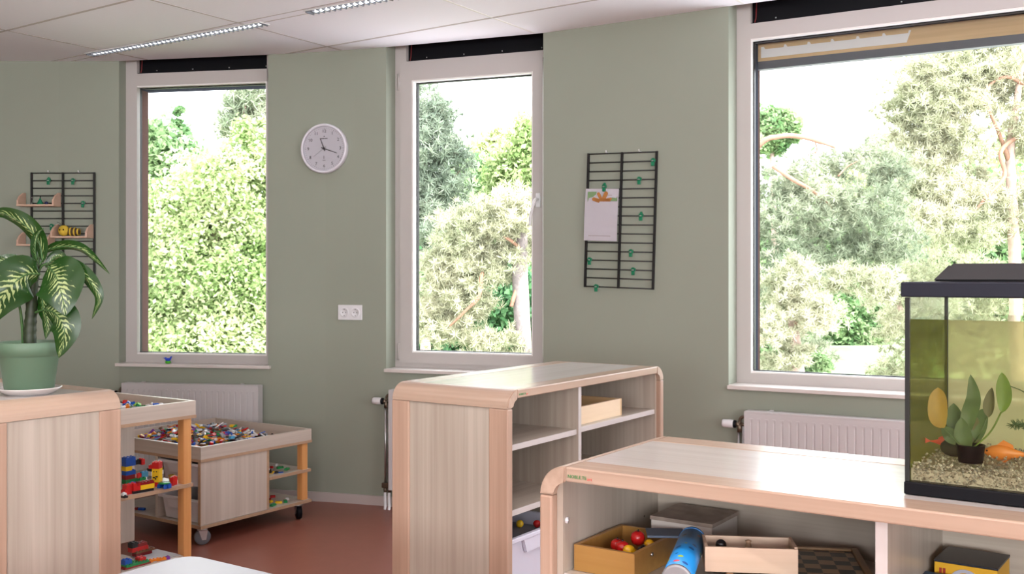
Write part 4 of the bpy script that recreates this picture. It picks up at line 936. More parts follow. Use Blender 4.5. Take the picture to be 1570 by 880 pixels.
model('brick_block', 'stack of dark red toy bricks on a brown toy board on the low shelf', p, ANG+PI/2, [('lower_brick', 5, 2, HL, .01, 0, 0, 'dark red'), ('board', 6, 3, HL*.35, .012, 0, HL, 'brown'), ('red_brick', 5, 2, HL, -.01, 0, HL*1.35, 'red'), ('red_brick', 3, 2, HL*.7, .0, 0, HL*2.35, 'dark red'), ('black_arch', 2, 2, HL*1.1, -.035, 0, HL*2.35, 'black')])
p = inD(.665, .10, SL); T = thing('grey_base_plate', 'flat light grey plate lying at the corner of the low shelf', 'plate', p, ANG)
box('plate', -.08, .08, -.07, .068, 0, .003, plain('light_grey_plate', (.42, .41, .42), .6), T)
# toy bits in the shelf unit bin and dark bin behind
p = inA(.10, .20, .341)
for (x, y, z, c, lb) in ((.269, .139, 0, 'yellow', 'small yellow toy ball lying in the lilac bin'), (.301, .091, 0, 'red', 'small red toy ball lying in the lilac bin')):
    q = inA(.06+x, .035+y, .341+.155); T = thing('toy_ball', lb, 'toy', q, 0); bm = bmesh.new(); uvs(bm, (0, 0, .013), (.013, .013, .013)); obj('ball', bm, BM[c], T)
    bm = bmesh.new(); bm_lathe(bm, [(.0131, -.001), (.0134, 0), (.0131, .001)], 20, M=Matrix.Translation((0, 0, .013))); obj('seam', bm, BM[c], T)
box('toy_filling', 0, .30, 0, .30, 0, .15, plain('grey_padding', (.20, .21, .24), .6), None, loc=inA(.088, .065, .3455), rot=(0, 0, ANG+PI/2))
o = bpy.data.objects['toy_filling']; tag(o, 'grey padding filling the lilac plastic bin', 'toy filling', None, 'stuff')
# ---------------------------------------------------------------- potted plant
pc = onz(45, 603.5, HC); pc.z = HC
T = thing('plant_saucer', 'white round saucer under the green flowerpot on the left cabinet', 'saucer', pc, 0)
bm = bmesh.new(); bm_lathe(bm, [(0, .001), (.062, .001), (.066, .002), (.088, .017), (.090, .019), (.086, .020), (.064, .006), (0, .006)], 48); obj('dish', bm, plain('white_glazed_saucer', (.62, .58, .57), .25), T)
bm = bmesh.new(); bm_lathe(bm, [(.050, .0002), (.060, .0002), (.060, .0012), (.050, .0012)], 32); obj('foot_ring', bm, white_pl, T)
PP = thing('potted_plant', 'large variegated dumb cane plant in a sage green pot on the left cabinet', 'plant', (pc.x, pc.y, HC+.0065), 0)
P0 = Vector((pc.x, pc.y, HC+.0065))
pot_m = plain('sage_green_pot', (.095, .165, .105), .5)
bm = bmesh.new(); bm_lathe(bm, [(0, 0), (.064, 0), (.067, .002), (.081, .104), (.0835, .108), (.088, .110), (.091, .145), (.088, .148), (.083, .146), (.078, .10), (.076, .125), (0, .125)], 56); obj('pot', bm, pot_m, PP)
bm = bmesh.new(); bm_lathe(bm, [(0, .128), (.05, .131), (.077, .126)], 24); obj('soil', bm, plain('dark_soil', (.02, .013, .009), .95, noise=.5, nscale=80, bump=.5), PP)
m, nt, pp = _mat('variegated_leaf'); uv = N(nt, 'ShaderNodeUVMap'); sep = N(nt, 'ShaderNodeSeparateXYZ'); L(nt, uv.outputs[0], sep.inputs[0])
def MA(op, a, b=None, c=None):
    n = N(nt, 'ShaderNodeMath', operation=op)
    for i, v in enumerate((a, b, c)):
        if v is None: continue
        if isinstance(v, (int, float)): n.inputs[i].default_value = v
        else: L(nt, v, n.inputs[i])
    return n.outputs[0]
av = MA('ABSOLUTE', MA('SUBTRACT', sep.outputs[1], .5)); tcn = N(nt, 'ShaderNodeTexNoise'); tcn.inputs['Scale'].default_value = 9; tcn.inputs['Detail'].default_value = 4; L(nt, uv.outputs[0], tcn.inputs['Vector'])
vein = MA('SINE', MA('ADD', MA('MULTIPLY', MA('SUBTRACT', sep.outputs[0], MA('MULTIPLY', av, .55)), 75), MA('MULTIPLY', tcn.outputs['Fac'], 7)))
mask = MA('SUBTRACT', 1.05, MA('MULTIPLY', av, 3.0)); f = MA('ADD', MA('MULTIPLY', vein, .5), MA('MULTIPLY', MA('SUBTRACT', tcn.outputs['Fac'], .5), 2.2)); f = MA('SUBTRACT', MA('ADD', f, mask), .50)
cr = N(nt, 'ShaderNodeValToRGB'); cr.color_ramp.elements[0].position = .25; cr.color_ramp.elements[1].position = .60; cr.color_ramp.elements[0].color = (.014, .060, .008, 1); cr.color_ramp.elements[1].color = (.42, .52, .22, 1)
L(nt, f, cr.inputs[0]); L(nt, cr.outputs[0], pp.inputs['Base Color']); pp.inputs['Roughness'].default_value = .28
# light glows through the leaf blade
tr = N(nt, 'ShaderNodeBsdfTranslucent'); L(nt, cr.outputs[0], tr.inputs[0]); ms = N(nt, 'ShaderNodeMixShader'); ms.inputs[0].default_value = .30
L(nt, pp.outputs[0], ms.inputs[1]); L(nt, tr.outputs[0], ms.inputs[2]); L(nt, ms.outputs[0], nt.nodes['Material Output'].inputs[0])
leaf_m = m; stalk_m = plain('green_stalk', (.045, .12, .03), .4, noise=.3, nscale=40); cane_m = plain('ringed_cane', (.018, .030, .010), .5, noise=.5, nscale=50)
def big_leaf(sp, wd, roll=0., fold=.25, name='leaf', skew=.5):
    """sp: (px, py, dZ) along the midrib; wd: full width in metres; roll turns the blade about its midrib"""
    P = spline([px2w(a, b, pc.y+c)-P0 for a, b, c in sp], 6); n = len(P)-1; bm = bmesh.new(); uvl = bm.loops.layers.uv.new('UVMap'); rows = []
    nv = 8; view = Vector((-.35, 1, .05)).normalized()
    for i, p in enumerate(P):
        t = i/n; d = (P[min(i+1, n)]-P[max(i-1, 0)]).normalized(); s = d.cross(view)
        if s.length < .15: s = d.cross(Vector((0, 0, 1)))
        s.normalize(); s = Matrix.Rotation(roll, 3, d) @ s; nn = s.cross(d)
        wv = wd/2*(math.sin(PI*min(1, t**.75))**.8)*(1 if t < .999 else 0)+.0004
        rows.append([bm.verts.new(p + s*wv*v + nn*(abs(v)*fold*wv + .06*wv*math.sin(9*t+3*v))) for v in np.linspace(-1, 1, nv+1)])
    for i in range(n):
        for k in range(nv):
            f = bm.faces.new((rows[i][k], rows[i][k+1], rows[i+1][k+1], rows[i+1][k])); f.smooth = True
            for lp, (a, b) in zip(f.loops, ((i, k), (i, k+1), (i+1, k+1), (i+1, k))): lp[uvl].uv = (a/n, b/nv)
    lf = obj(name, bm, leaf_m, PP, recalc=False)
    rb = bmesh.new(); bm_tube(rb, [q+Vector((0, -.0012, 0)) for q in P], [.0028*(1-.8*i/n) for i in range(n+1)], 6); obj('midrib', rb, stalk_m, lf)
    return lf
def stalk(sp, r=.0035):
    bm = bmesh.new(); P = spline([px2w(a, b, pc.y+c)-P0 for a, b, c in sp], 5); bm_tube(bm, P, [r*(1.3-.5*i/len(P)) for i in range(len(P))], 8); obj('leaf_stalk', bm, stalk_m, PP)
cn = [px2w(a, b, pc.y+c)-P0 for a, b, c in ((46, 532, 0), (46, 505, 0), (48, 480, 0), (49, 450, 0), (52, 425, 0), (56, 405, 0))]
bm = bmesh.new(); Pn = spline(cn, 6); bm_tube(bm, Pn, [(.0185-.006*i/len(Pn)) + (.0018 if i % 3 == 0 else 0) for i in range(len(Pn))], 14); obj('cane', bm, cane_m, PP)
big_leaf([(66, 402, 0), (60, 372, -.01), (44, 350, -.02), (22, 334, -.03), (0, 327, -.05), (-22, 338, -.07)], .060, R(-35), .3)
big_leaf([(66, 388, .02), (84, 380, .02), (108, 378, .01), (128, 384, 0), (147, 399, -.01), (168, 420, -.02)], .038, R(40), .35)
big_leaf([(82, 402, .0), (104, 405, -.02), (124, 417, -.04), (142, 437, -.05), (151, 458, -.05), (141, 489, -.04)], .046, R(25), .35)
big_leaf([(74, 408, -.03), (86, 424, -.07), (94, 448, -.09), (101, 484, -.09)], .150, R(10), .12)
big_leaf([(60, 420, -.02), (38, 422, -.06), (16, 440, -.09), (-2, 466, -.10), (-14, 498, -.09)], .135, R(-10), .15)
big_leaf([(68, 474, -.03), (86, 482, -.06), (99, 507, -.07), (90, 549, -.06)], .105, R(15), .25)
big_leaf([(58, 418, .01), (60, 388, .01), (62, 349, .01)], .016, R(30), .6)
big_leaf([(70, 410, .02), (84, 395, .03), (94, 394, .03), (104, 410, .02)], .035, R(10), .3)
big_leaf([(48, 420, .04), (26, 404, .05), (4, 400, .05), (-22, 412, .04)], .055, R(20), .3)
big_leaf([(64, 440, .02), (66, 470, -.01), (72, 492, -.03), (70, 520, -.04)], .055, R(30), .35)
big_leaf([(56, 400, -.02), (54, 380, -.03), (58, 360, -.03), (68, 350, -.02)], .030, R(60), .4)
stalk([(36, 532, .01), (34, 500, .0), (31, 475, -.01), (27, 458, -.02)], .004)
stalk([(52, 440, 0), (58, 420, 0), (64, 408, 0), (74, 404, 0)]); stalk([(50, 445, 0), (54, 424, 0), (64, 400, 0)]); stalk([(50, 480, 0), (58, 478, -.01), (68, 474, -.03)]); stalk([(50, 440, 0), (56, 425, -.01), (60, 420, -.02)], .005); stalk([(52, 430, .01), (58, 405, .02), (66, 388, .02)])
# ---------------------------------------------------------------- aquarium
aq = onz(1388, 757.5, HC); AR = -R(35.0); AW, AD_, AH = .60, .285, .337
AQ = thing('aquarium', 'black framed fish tank with greenish water standing on the long cabinet', 'aquarium', (aq.x, aq.y, HC+.0005), AR)
def algae(name, tint, col, f, rough=.9):
    m = bpy.data.materials.new(name); m.use_nodes = True; nt = m.node_tree; nt.nodes.clear(); o = N(nt, 'ShaderNodeOutputMaterial')
    t = N(nt, 'ShaderNodeBsdfTransparent'); t.inputs[0].default_value = (*tint, 1); d = N(nt, 'ShaderNodeBsdfDiffuse'); d.inputs[0].default_value = (*col, 1); tl = N(nt, 'ShaderNodeBsdfTranslucent'); tl.inputs[0].default_value = (*col, 1)
    a = N(nt, 'ShaderNodeMixShader'); a.inputs[0].default_value = .6; L(nt, d.outputs[0], a.inputs[1]); L(nt, tl.outputs[0], a.inputs[2])
    tc = N(nt, 'ShaderNodeTexCoord'); nz = N(nt, 'ShaderNodeTexNoise'); nz.inputs['Scale'].default_value = 14; nz.inputs['Detail'].default_value = 5; L(nt, tc.outputs['Object'], nz.inputs[0])
    mr = N(nt, 'ShaderNodeMapRange'); mr.inputs['To Min'].default_value = max(0, f-.22); mr.inputs['To Max'].default_value = min(1, f+.22); L(nt, nz.outputs['Fac'], mr.inputs[0])
    b = N(nt, 'ShaderNodeMixShader'); L(nt, mr.outputs[0], b.inputs[0]); L(nt, t.outputs[0], b.inputs[1]); L(nt, a.outputs[0], b.inputs[2]); L(nt, b.outputs[0], o.inputs[0]); return m
ALG_B = algae('algae_film_rear', (.88, .88, .68), (.62, .59, .42), .88); ALG_S = algae('algae_film_side', (.50, .52, .25), (.20, .20, .05), .62)
bm = bmesh.new(); bm_box(bm, -.002, AW+.002, -.002, AD_+.002, 0, .020, 0, .002)
obj('base_frame', bm, black, AQ)
bm = bmesh.new(); zt = AH-.024; bm_prism(bm, [(-.006, -.006), (AW+.006, -.006), (AW+.006, AD_+.006), (-.006, AD_+.006)], zt, zt+.024); es = [e for e in bm.edges]; bmesh.ops.bevel(bm, geom=es, offset=.002, segments=1, affect='EDGES')
obj('hood_rim', bm, plain('dark_navy_hood', (.012, .014, .024), .45, spec=.25), AQ)
bm = bmesh.new(); z = AH+.0005
lo = [(.028, .05), (AW-.03, .05), (AW-.03, AD_-.02), (.028, AD_-.02)]; hi = [(.052, .07), (AW-.05, .07), (AW-.05, AD_-.04), (.052, AD_-.04)]
a = [bm.verts.new((x, y, z)) for x, y in lo]; b = [bm.verts.new((x, y, z+.029)) for x, y in hi]; bm.faces.new(a[::-1]); bm.faces.new(b)
for k in range(4): bm.faces.new((a[k], a[(k+1) % 4], b[(k+1) % 4], b[k]))
bmesh.ops.bevel(bm, geom=list(bm.edges), offset=.004, segments=2, affect='EDGES'); obj('hood_lid', bm, plain('grey_brown_lid', (.020, .019, .021), .5, spec=.2), AQ)
gm = glass_mat('tank_glass', (.96, .98, .94), .9)
def quad(name, pts, m, par): bm = bmesh.new(); bm.faces.new([bm.verts.new(p) for p in pts]); return obj(name, bm, m, par, recalc=False)
g = .002
quad('front_pane', [(g, g, .018), (AW-g, g, .018), (AW-g, g, zt), (g, g, zt)], gm, AQ)
quad('side_pane', [(g, g, .018), (g, AD_-g, .018), (g, AD_-g, zt), (g, g, zt)], gm, AQ); quad('side_pane', [(AW-g, g, .018), (AW-g, AD_-g, .018), (AW-g, AD_-g, zt), (AW-g, g, zt)], gm, AQ)
quad('rear_pane', [(g, AD_-g, .018), (AW-g, AD_-g, .018), (AW-g, AD_-g, zt), (g, AD_-g, zt)], gm, AQ)
WL = .278
quad('algae_film', [(.006, AD_-.006, .02), (AW-.006, AD_-.006, .02), (AW-.006, AD_-.006, WL), (.006, AD_-.006, WL)], ALG_B, AQ)
quad('algae_film', [(.0045, .006, .02), (.0045, AD_-.007, .02), (.0045, AD_-.007, WL), (.0045, .006, WL)], ALG_S, AQ)
quad('algae_film', [(AW-.0045, .006, .02), (AW-.0045, AD_-.007, .02), (AW-.0045, AD_-.007, WL), (AW-.0045, .006, WL)], ALG_S, AQ)
bm = bmesh.new()
for x, y in ((0, 0), (AW-.006, 0), (0, AD_-.005), (AW-.006, AD_-.005)): bm_box(bm, x-.0005, x+.0065 if y == 0 else x+.005, y-.0008, y+.0055, .0205, zt-.0005)
obj('corner_seal', bm, plain('black_silicone', (.010, .012, .012), .4), AQ)
water_m = glass_mat('greenish_water', (.95, .95, .82), 0.25); surf_m = glass_mat('water_surface', (.90, .93, .75), 1.)
bm = bmesh.new(); bm_box(bm, .003, AW-.003, .0035, AD_-.009, .0205, WL); 
for f in bm.faces: f.material_index = 1 if f.normal.z > .5 or f.calc_center_median().z > WL-.001 else 0
obj('water', bm, [water_m, surf_m], AQ)
def inQ(x, y, z): c, s = math.cos(AR), math.sin(AR); return Vector((aq.x + c*x - s*y, aq.y + s*x + c*y, HC+.0005+z))
# gravel
m, nt, pp = _mat('mixed_gravel'); gi = N(nt, 'ShaderNodeNewGeometry'); cr = N(nt, 'ShaderNodeValToRGB'); e = cr.color_ramp.elements; e[0].color = (.22, .18, .15, 1); e[1].color = (.85, .80, .74, 1)
for ps, c in ((.3, (.55, .48, .42, 1)), (.6, (.70, .63, .56, 1)), (.8, (.30, .28, .27, 1))): x = e.new(ps); x.color = c
L(nt, gi.outputs['Random Per Island'], cr.inputs[0]); L(nt, cr.outputs[0], pp.inputs['Base Color']); pp.inputs['Roughness'].default_value = .7; gravel_m = m
bm = bmesh.new(); random.seed(5)
bm_box(bm, .006, AW-.006, .0125, AD_-.012, .021, .040)
for i in range(4200):
    if i < 2100: x, y, z = random.uniform(.009, AW-.009), random.uniform(.0075, .013), random.uniform(.0225, .052)
    else: x, y = random.uniform(.01, AW-.01), random.uniform(.012, AD_-.015); z = random.uniform(.042, .052)
    if y > .0125 and x > .35 and random.random() < .3: z -= .004
    r = random.uniform(.0014, .0029); vs = [bm.verts.new((x+dx*r*random.uniform(.7, 1.2), y+dy*r*random.uniform(.7, 1.2), z+dz*r*random.uniform(.6, 1))) for dx, dy, dz in ((1, 0, 0), (0, 1, 0), (-1, 0, 0), (0, -1, 0), (0, 0, 1), (0, 0, -1))]
    for a, b in ((0, 1), (1, 2), (2, 3), (3, 0)): bm.faces.new((vs[a], vs[b], vs[4])); bm.faces.new((vs[b], vs[a], vs[5]))
o = obj('gravel', bm, gravel_m, None, inQ(0, 0, 0), (0, 0, AR), recalc=False); tag(o, 'pale brown gravel covering the bottom of the fish tank', 'gravel', None, 'stuff')
# water plant in a black basket
wp = inQ(.087, .05, .052)
WP = thing('water_plant', 'green broad-leaved water plant in a black basket in the fish tank', 'water plant', wp, 0)
bm = bmesh.new(); bm_lathe(bm, [(0, 0), (.018, 0), (.021, .026), (.022, .028), (.019, .028), (.017, .022), (0, .022)], 20); obj('basket', bm, black, WP)
lg = plain('water_leaf_green', (.085, .13, .04), .5, noise=.3, nscale=60); lo_ = plain('water_leaf_orange_yellow', (.36, .22, .03), .5, noise=.25, nscale=70); ld = plain('water_leaf_bright', (.13, .21, .02), .5, noise=.35, nscale=60); lb_ = plain('water_leaf_brownish', (.12, .11, .04), .6, noise=.3, nscale=60)
def wleaf(stem, tip, wd, m, dz=0.):
    """stem and tip in photograph pixels at the plant's depth"""
    Z = wp.y; P = [px2w(a, b, Z+c)-wp for a, b, c in stem]; Q = [px2w(a, b, Z+c)-wp for a, b, c in tip]
    bm = bmesh.new(); bm_tube(bm, spline(P, 4), .0013, 6); S = obj('stem', bm, lg if m is not ld else ld, WP)
    Pn = spline(Q, 5); n = len(Pn)-1; bm = bmesh.new(); rows = []
    for i, p in enumerate(Pn):
        d = (Pn[min(n, i+1)]-Pn[max(0, i-1)]).normalized(); s = d.cross(Vector((.1, 1, 0))).normalized(); wv = wd/2*math.sin(PI*(i/n)**.9)**.7 + .0002
        rows.append([bm.verts.new(p+s*wv*v+Vector((0, abs(v)*wv*.25, 0))) for v in (-1, -.5, 0, .5, 1)])
    for i in range(n):
        for k in range(4): f = bm.faces.new((rows[i][k], rows[i][k+1], rows[i+1][k+1], rows[i+1][k])); f.smooth = True
    obj('leaf', bm, m, S, recalc=False)
ct = (1480, 694, 0)
wleaf([ct, (1465, 675, 0), (1448, 656, 0)], [(1448, 656, 0), (1440, 640, 0), (1439, 610, .0), (1438, 594, 0)], .030, lo_)
wleaf([ct, (1482, 670, .02)], [(1480, 672, .02), (1486, 640, .02), (1494, 610, .03), (1488, 574, .04)], .026, lg)
wleaf([ct, (1500, 680, 0), (1520, 660, 0), (1535, 632, 0)], [(1536, 633, 0), (1541, 612, 0), (1539, 590, 0), (1536, 571, 0)], .024, ld)
wleaf([ct, (1500, 670, .03), (1514, 640, .03)], [(1516, 640, .03), (1517, 620, .03), (1521, 594, .03)], .018, lb_)
wleaf([ct, (1474, 670, .03)], [(1476, 672, .03), (1466, 645, .04), (1462, 618, .05)], .030, lg)
wleaf([ct, (1486, 670, .04)], [(1484, 690, .03), (1500, 655, .03), (1512, 625, .04)], .030, lg)
wleaf([ct, (1470, 680, .0), (1455, 668, 0)], [(1470, 682, .01), (1458, 668, .02), (1444, 654, .02)], .022, lg)
wleaf([ct, (1478, 685, .0)], [(1482, 700, .0), (1478, 668, .01), (1474, 640, .02)], .028, lg)
wleaf([ct, (1488, 682, .01)], [(1486, 700, .02), (1492, 668, .03), (1496, 636, .03)], .026, lb_)
# second weed at the right and stem
wq = inQ(.165, .08, .052); WQ = thing('water_weed', 'fine dark water weed at the right edge of the fish tank', 'water plant', wq, 0)
bm = bmesh.new(); P = [px2w(a, b, wq.y)-wq for a, b in ((1574, 700), (1572, 660), (1566, 650), (1552, 652))]; P[0].z = 0; bm_tube(bm, spline(P, 5), .0012, 6)
for i in range(70):
    t = random.random(); p = P[2].lerp(P[3], t*1.0) if random.random() < .7 else P[1].lerp(P[2], t); d = Vector((random.gauss(0, 1), random.gauss(0, 1), random.gauss(0, 1))).normalized()*.009; bm_tube(bm, [p, p+d], [.0011, .0003], 4)
obj('fronds', bm, lg, WQ); bm = bmesh.new(); P = [px2w(a, b, wq.y)-wq for a, b in ((1572, 660), (1574, 610), (1568, 600), (1549, 592))]; bm_tube(bm, spline(P, 5), .0009, 6); obj('stem', bm, lg, WQ)
def fish(label, px, py, y, ln, col, rz, rx=0):
    Z = inQ(.1, y, 0).y; c = px2w(px, py, Z); T = thing('goldfish', label, 'fish', c, rz, 'goldfish in the tank'); T.rotation_euler.y = rx
    bm = bmesh.new(); n = 12; rings = []
    pr = [(0, .02), (.06, .35), (.18, .75), (.35, 1), (.55, .85), (.75, .48), (.9, .26), (1, .2)]
    for t, r in pr: rings.append([bm.verts.new((ln*(t-.4), ln*.10*r*math.cos(2*PI*k/n), ln*.19*r*math.sin(2*PI*k/n))) for k in range(n)])
    for i in range(len(rings)-1):
        for k in range(n): f = bm.faces.new((rings[i][k], rings[i][(k+1) % n], rings[i+1][(k+1) % n], rings[i+1][k])); f.smooth = True
    bm.faces.new(rings[0][::-1]); bm.faces.new(rings[-1]); obj('body', bm, col, T)
    for nm, pts in (('tail_fin', [(.58, 0), (1.0, .22), (.92, .05), (1.02, -.20)]), ('back_fin', [(-.10, .17), (.05, .30), (.25, .20), (.28, .10)]), ('belly_fin', [(.0, -.17), (.10, -.27), (.18, -.12)])):
        bm = bmesh.new(); bm_prism(bm, [(a*ln, b*ln) for a, b in pts], -.0008, .0008, M=XZ); obj(nm, bm, col, T)
    bm = bmesh.new(); uvs(bm, (-.30*ln, -.062*ln, .03*ln), (.022*ln, .01*ln, .022*ln)); uvs(bm, (-.30*ln, .062*ln, .03*ln), (.022*ln, .01*ln, .022*ln)); obj('eye', bm, black, T)
of = plain('goldfish_orange', (.85, .26, .05), .35, noise=.2, nscale=50); rf = plain('goldfish_red', (.70, .10, .05), .35)
fish('large orange goldfish facing left at the right in the tank, behind the plant', 1535, 694, .14, .07, of, ANG)
fish('small reddish goldfish at the left behind the plant leaves in the tank', 1448, 678, .16, .036, rf, ANG+PI)
fish('pale orange goldfish low behind the basket of the water plant', 1518, 706, .20, .05, plain('goldfish_pale', (.80, .50, .12), .35), ANG+.3)
q = inQ(.055, .11, .052); T = thing('tank_stone', 'dark rounded stone behind the black basket in the fish tank', 'stone', q, 0)
bm = bmesh.new(); uvs(bm, (0, 0, .012), (.028, .018, .016)); obj('stone', bm, plain('dark_stone', (.05, .05, .035), .9, noise=.4, nscale=60), T)
# ---------------------------------------------------------------- outdoors
GZ = -2.4
def leafmat(name, c1, c2, trans=.45, rough=.55):
    m, nt, pp = _mat(name); gi = N(nt, 'ShaderNodeNewGeometry'); mx = N(nt, 'ShaderNodeMixRGB'); mx.inputs[1].default_value = (*c1, 1); mx.inputs[2].default_value = (*c2, 1)
    tc = N(nt, 'ShaderNodeTexCoord'); nz = N(nt, 'ShaderNodeTexNoise'); nz.inputs['Scale'].default_value = 1.1; nz.inputs['Detail'].default_value = 3; L(nt, tc.outputs['Object'], nz.inputs[0])
    m1 = N(nt, 'ShaderNodeMath', operation='MULTIPLY_ADD'); m1.inputs[1].default_value = 2.6; m1.inputs[2].default_value = -1.3; L(nt, nz.outputs['Fac'], m1.inputs[0])
    m2 = N(nt, 'ShaderNodeMath', operation='MULTIPLY_ADD'); m2.inputs[1].default_value = .8; m2.use_clamp = True; L(nt, gi.outputs['Random Per Island'], m2.inputs[0]); L(nt, m1.outputs[0], m2.inputs[2])
    L(nt, m2.outputs[0], mx.inputs[0]); L(nt, mx.outputs[0], pp.inputs['Base Color']); pp.inputs['Roughness'].default_value = rough; pp.inputs['Specular IOR Level'].default_value = .3
    tr = N(nt, 'ShaderNodeBsdfTranslucent'); L(nt, mx.outputs[0], tr.inputs[0]); ms = N(nt, 'ShaderNodeMixShader'); ms.inputs[0].default_value = trans
    L(nt, pp.outputs[0], ms.inputs[1]); L(nt, tr.outputs[0], ms.inputs[2]); L(nt, ms.outputs[0], nt.nodes['Material Output'].inputs[0]); return m
LF = {'lime': leafmat('lime_leaf', (.24, .36, .12), (.60, .64, .38)), 'green': leafmat('mid_green_leaf', (.13, .25, .10), (.36, .46, .24)), 'deep': leafmat('deep_green_leaf', (.05, .16, .07), (.14, .28, .12)),
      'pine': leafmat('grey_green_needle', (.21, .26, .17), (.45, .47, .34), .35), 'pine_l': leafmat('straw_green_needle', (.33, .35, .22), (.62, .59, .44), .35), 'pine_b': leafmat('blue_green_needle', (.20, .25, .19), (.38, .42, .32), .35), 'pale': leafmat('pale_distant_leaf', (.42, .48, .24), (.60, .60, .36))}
bark = plain('pine_bark_pinkish', (.42, .30, .25), .85, noise=.45, nscale=9, bump=.6); bark_g = plain('grey_pink_plated_bark', (.20, .165, .16), .85, noise=.5, nscale=22, bump=.8); bark_o = plain('orange_pine_bark', (.27, .145, .095), .8, noise=.35, nscale=12)
def raw_mesh(name, V, nper, m, parent):
    n = len(V)//nper; me = bpy.data.meshes.new(name); me.vertices.add(len(V)); me.vertices.foreach_set('co', V.astype(np.float32).ravel())
    me.loops.add(len(V)); me.loops.foreach_set('vertex_index', np.arange(len(V), dtype=np.int32)); me.polygons.add(n); me.polygons.foreach_set('loop_start', np.arange(0, len(V), nper, dtype=np.int32))
    me.polygons.foreach_set('loop_total', np.full(n, nper, dtype=np.int32)); me.update(calc_edges=True); me.materials.append(m)
    o = bpy.data.objects.new(name, me); COL.objects.link(o); o.parent = parent; return o
def unit(v): return v/np.maximum(1e-9, np.linalg.norm(v, axis=-1, keepdims=True))
RAV = [1.]
def clumps(blobs, per):
    out = []
    for (c, r) in blobs:
        k = max(5, int(per*min(2.2, (r/RAV[0])**2))); d = unit(rng.normal(size=(k, 3))); rad = r*(.25+.75*rng.random((k, 1))**.45); out.append(np.hstack([np.array(c)+d*rad*np.array([1, .8, 1]), np.full((k, 1), r)]))
    return np.vstack(out)
def leaves(name, blobs, base, mat, per, n, size, spread=.28, parent=None):
    """broad leaves: n per clump, around `per` clump centres of each blob"""
    C = clumps(blobs, per); P = np.repeat(C, n, axis=0); ctr = P[:, :3] + rng.normal(size=(len(P), 3))*P[:, 3:4]*spread - np.array(base)
    s = size*(.6+.8*rng.random((len(P), 1))); nrm = unit(rng.normal(size=(len(P), 3))+np.array([0, -.35, .75])); a = unit(np.cross(nrm, rng.normal(size=(len(P), 3)))); b = np.cross(nrm, a)
    V = np.stack([ctr-a*s*.6, ctr+b*s*.34, ctr+a*s*.6, ctr-b*s*.34], axis=1).reshape(-1, 3)
    return raw_mesh(name, V, 4, mat, parent)
def needles(name, blobs, base, mat, per, n, size, wid, flat=.55, parent=None):
    """pine foliage: tufts of needles along flattened layers of twigs"""
    C = clumps(blobs, per); sub = 5; P = np.repeat(C, sub, axis=0); q = rng.normal(size=(len(P), 3))*P[:, 3:4]*np.array([.32, .32, .26*flat]); tc = P[:, :3]+q-np.array(base)
    T_ = np.repeat(tc, n, axis=0); d = unit(rng.normal(size=(len(T_), 3))+np.array([0, 0, .5])); s = unit(np.cross(d, rng.normal(size=(len(T_), 3)))); ln = size*(.6+.7*rng.random((len(T_), 1)))
    V = np.stack([T_-s*wid*.5, T_+s*wid*.5, T_+d*ln+s*wid*.22, T_+d*ln-s*wid*.22], axis=1).reshape(-1, 3)
    # needles of one tuft share a tone through their common island: three to an island is enough
    return raw_mesh(name, V, 4, mat, parent)
def blob(px, py, r, Z, dz=0.): p = px2w(px, py, Z+dz); return ((p.x, p.y, p.z), r/F*Z)
def tree(label, kind, blobs, Z, mat, trunk=None, branches=(), per=40, n=60, size=.06, wid=.012, flat=.55, cat='tree', name='tree', group=None, bk=None, spread=.30):
    B = [blob(*b[:3], Z, b[3] if len(b) > 3 else random.uniform(-.12, .12)*b[2]/F*Z*6) for b in blobs]
    RAV[0] = sum(q[1] for q in B)/len(B)
    if trunk: tb = px2w(trunk[0][0], trunk[0][1], Z); base = Vector((tb.x, Z, GZ))
    else: c = np.mean([b[0] for b in B], axis=0); base = Vector((c[0], Z, GZ))
    T = thing(name, label, cat, base, 0, group)
    bm = bmesh.new()
    if trunk:
        P = [px2w(a, b, Z)-base for a, b, r in trunk]; rs = [r/F*Z for a, b, r in trunk]
        P = [Vector((P[0].x, P[0].y, 0))] + P; rs = [rs[0]*1.15] + rs
    else:
        top = Vector(B[0][0])-base; P = [Vector((0, 0, 0)), Vector((top.x*.3, 0, top.z*.5)), top]; rs = [.16, .12, .04]
    bm_tube(bm, P, rs, 12); obj('trunk', bm, (bk or bark), T)
    for br in branches:
        P = spline([px2w(a, b, Z+c)-base for a, b, c, r in br], 5); k = len(P)-1; rr = [br[min(len(br)-1, int(i/k*(len(br)-1)+.5))][3]/F*Z for i in range(k+1)]
        bm = bmesh.new(); bm_tube(bm, P, rr, 8); obj('branch', bm, bark_o, T)
    if kind == 'leaf': leaves('foliage', B, base, mat, per, n, size, spread, T)
    else: needles('foliage', B, base, mat, per, n, size, wid, flat, T)
    return T
# ground
m, nt, pp = _mat('sunny_grass'); tc = N(nt, 'ShaderNodeTexCoord'); nz = N(nt, 'ShaderNodeTexNoise'); nz.inputs['Scale'].default_value = .25; nz.inputs['Detail'].default_value = 6; L(nt, tc.outputs['Object'], nz.inputs[0])
cr = N(nt, 'ShaderNodeValToRGB'); cr.color_ramp.elements[0].position = .42; cr.color_ramp.elements[1].position = .62; cr.color_ramp.elements[0].color = (.12, .21, .07, 1); cr.color_ramp.elements[1].color = (.33, .36, .23, 1)
L(nt, nz.outputs['Fac'], cr.inputs[0]); L(nt, cr.outputs[0], pp.inputs['Base Color']); pp.inputs['Roughness'].default_value = .9
bm = bmesh.new(); vs = [bm.verts.new(p) for p in ((-90, 7.2, GZ), (120, 7.2, GZ), (120, 160, GZ), (-90, 160, GZ))]; bm.faces.new(vs); bm_box(bm, -90, 120, 7.2, 160, GZ-.3, GZ-.01)
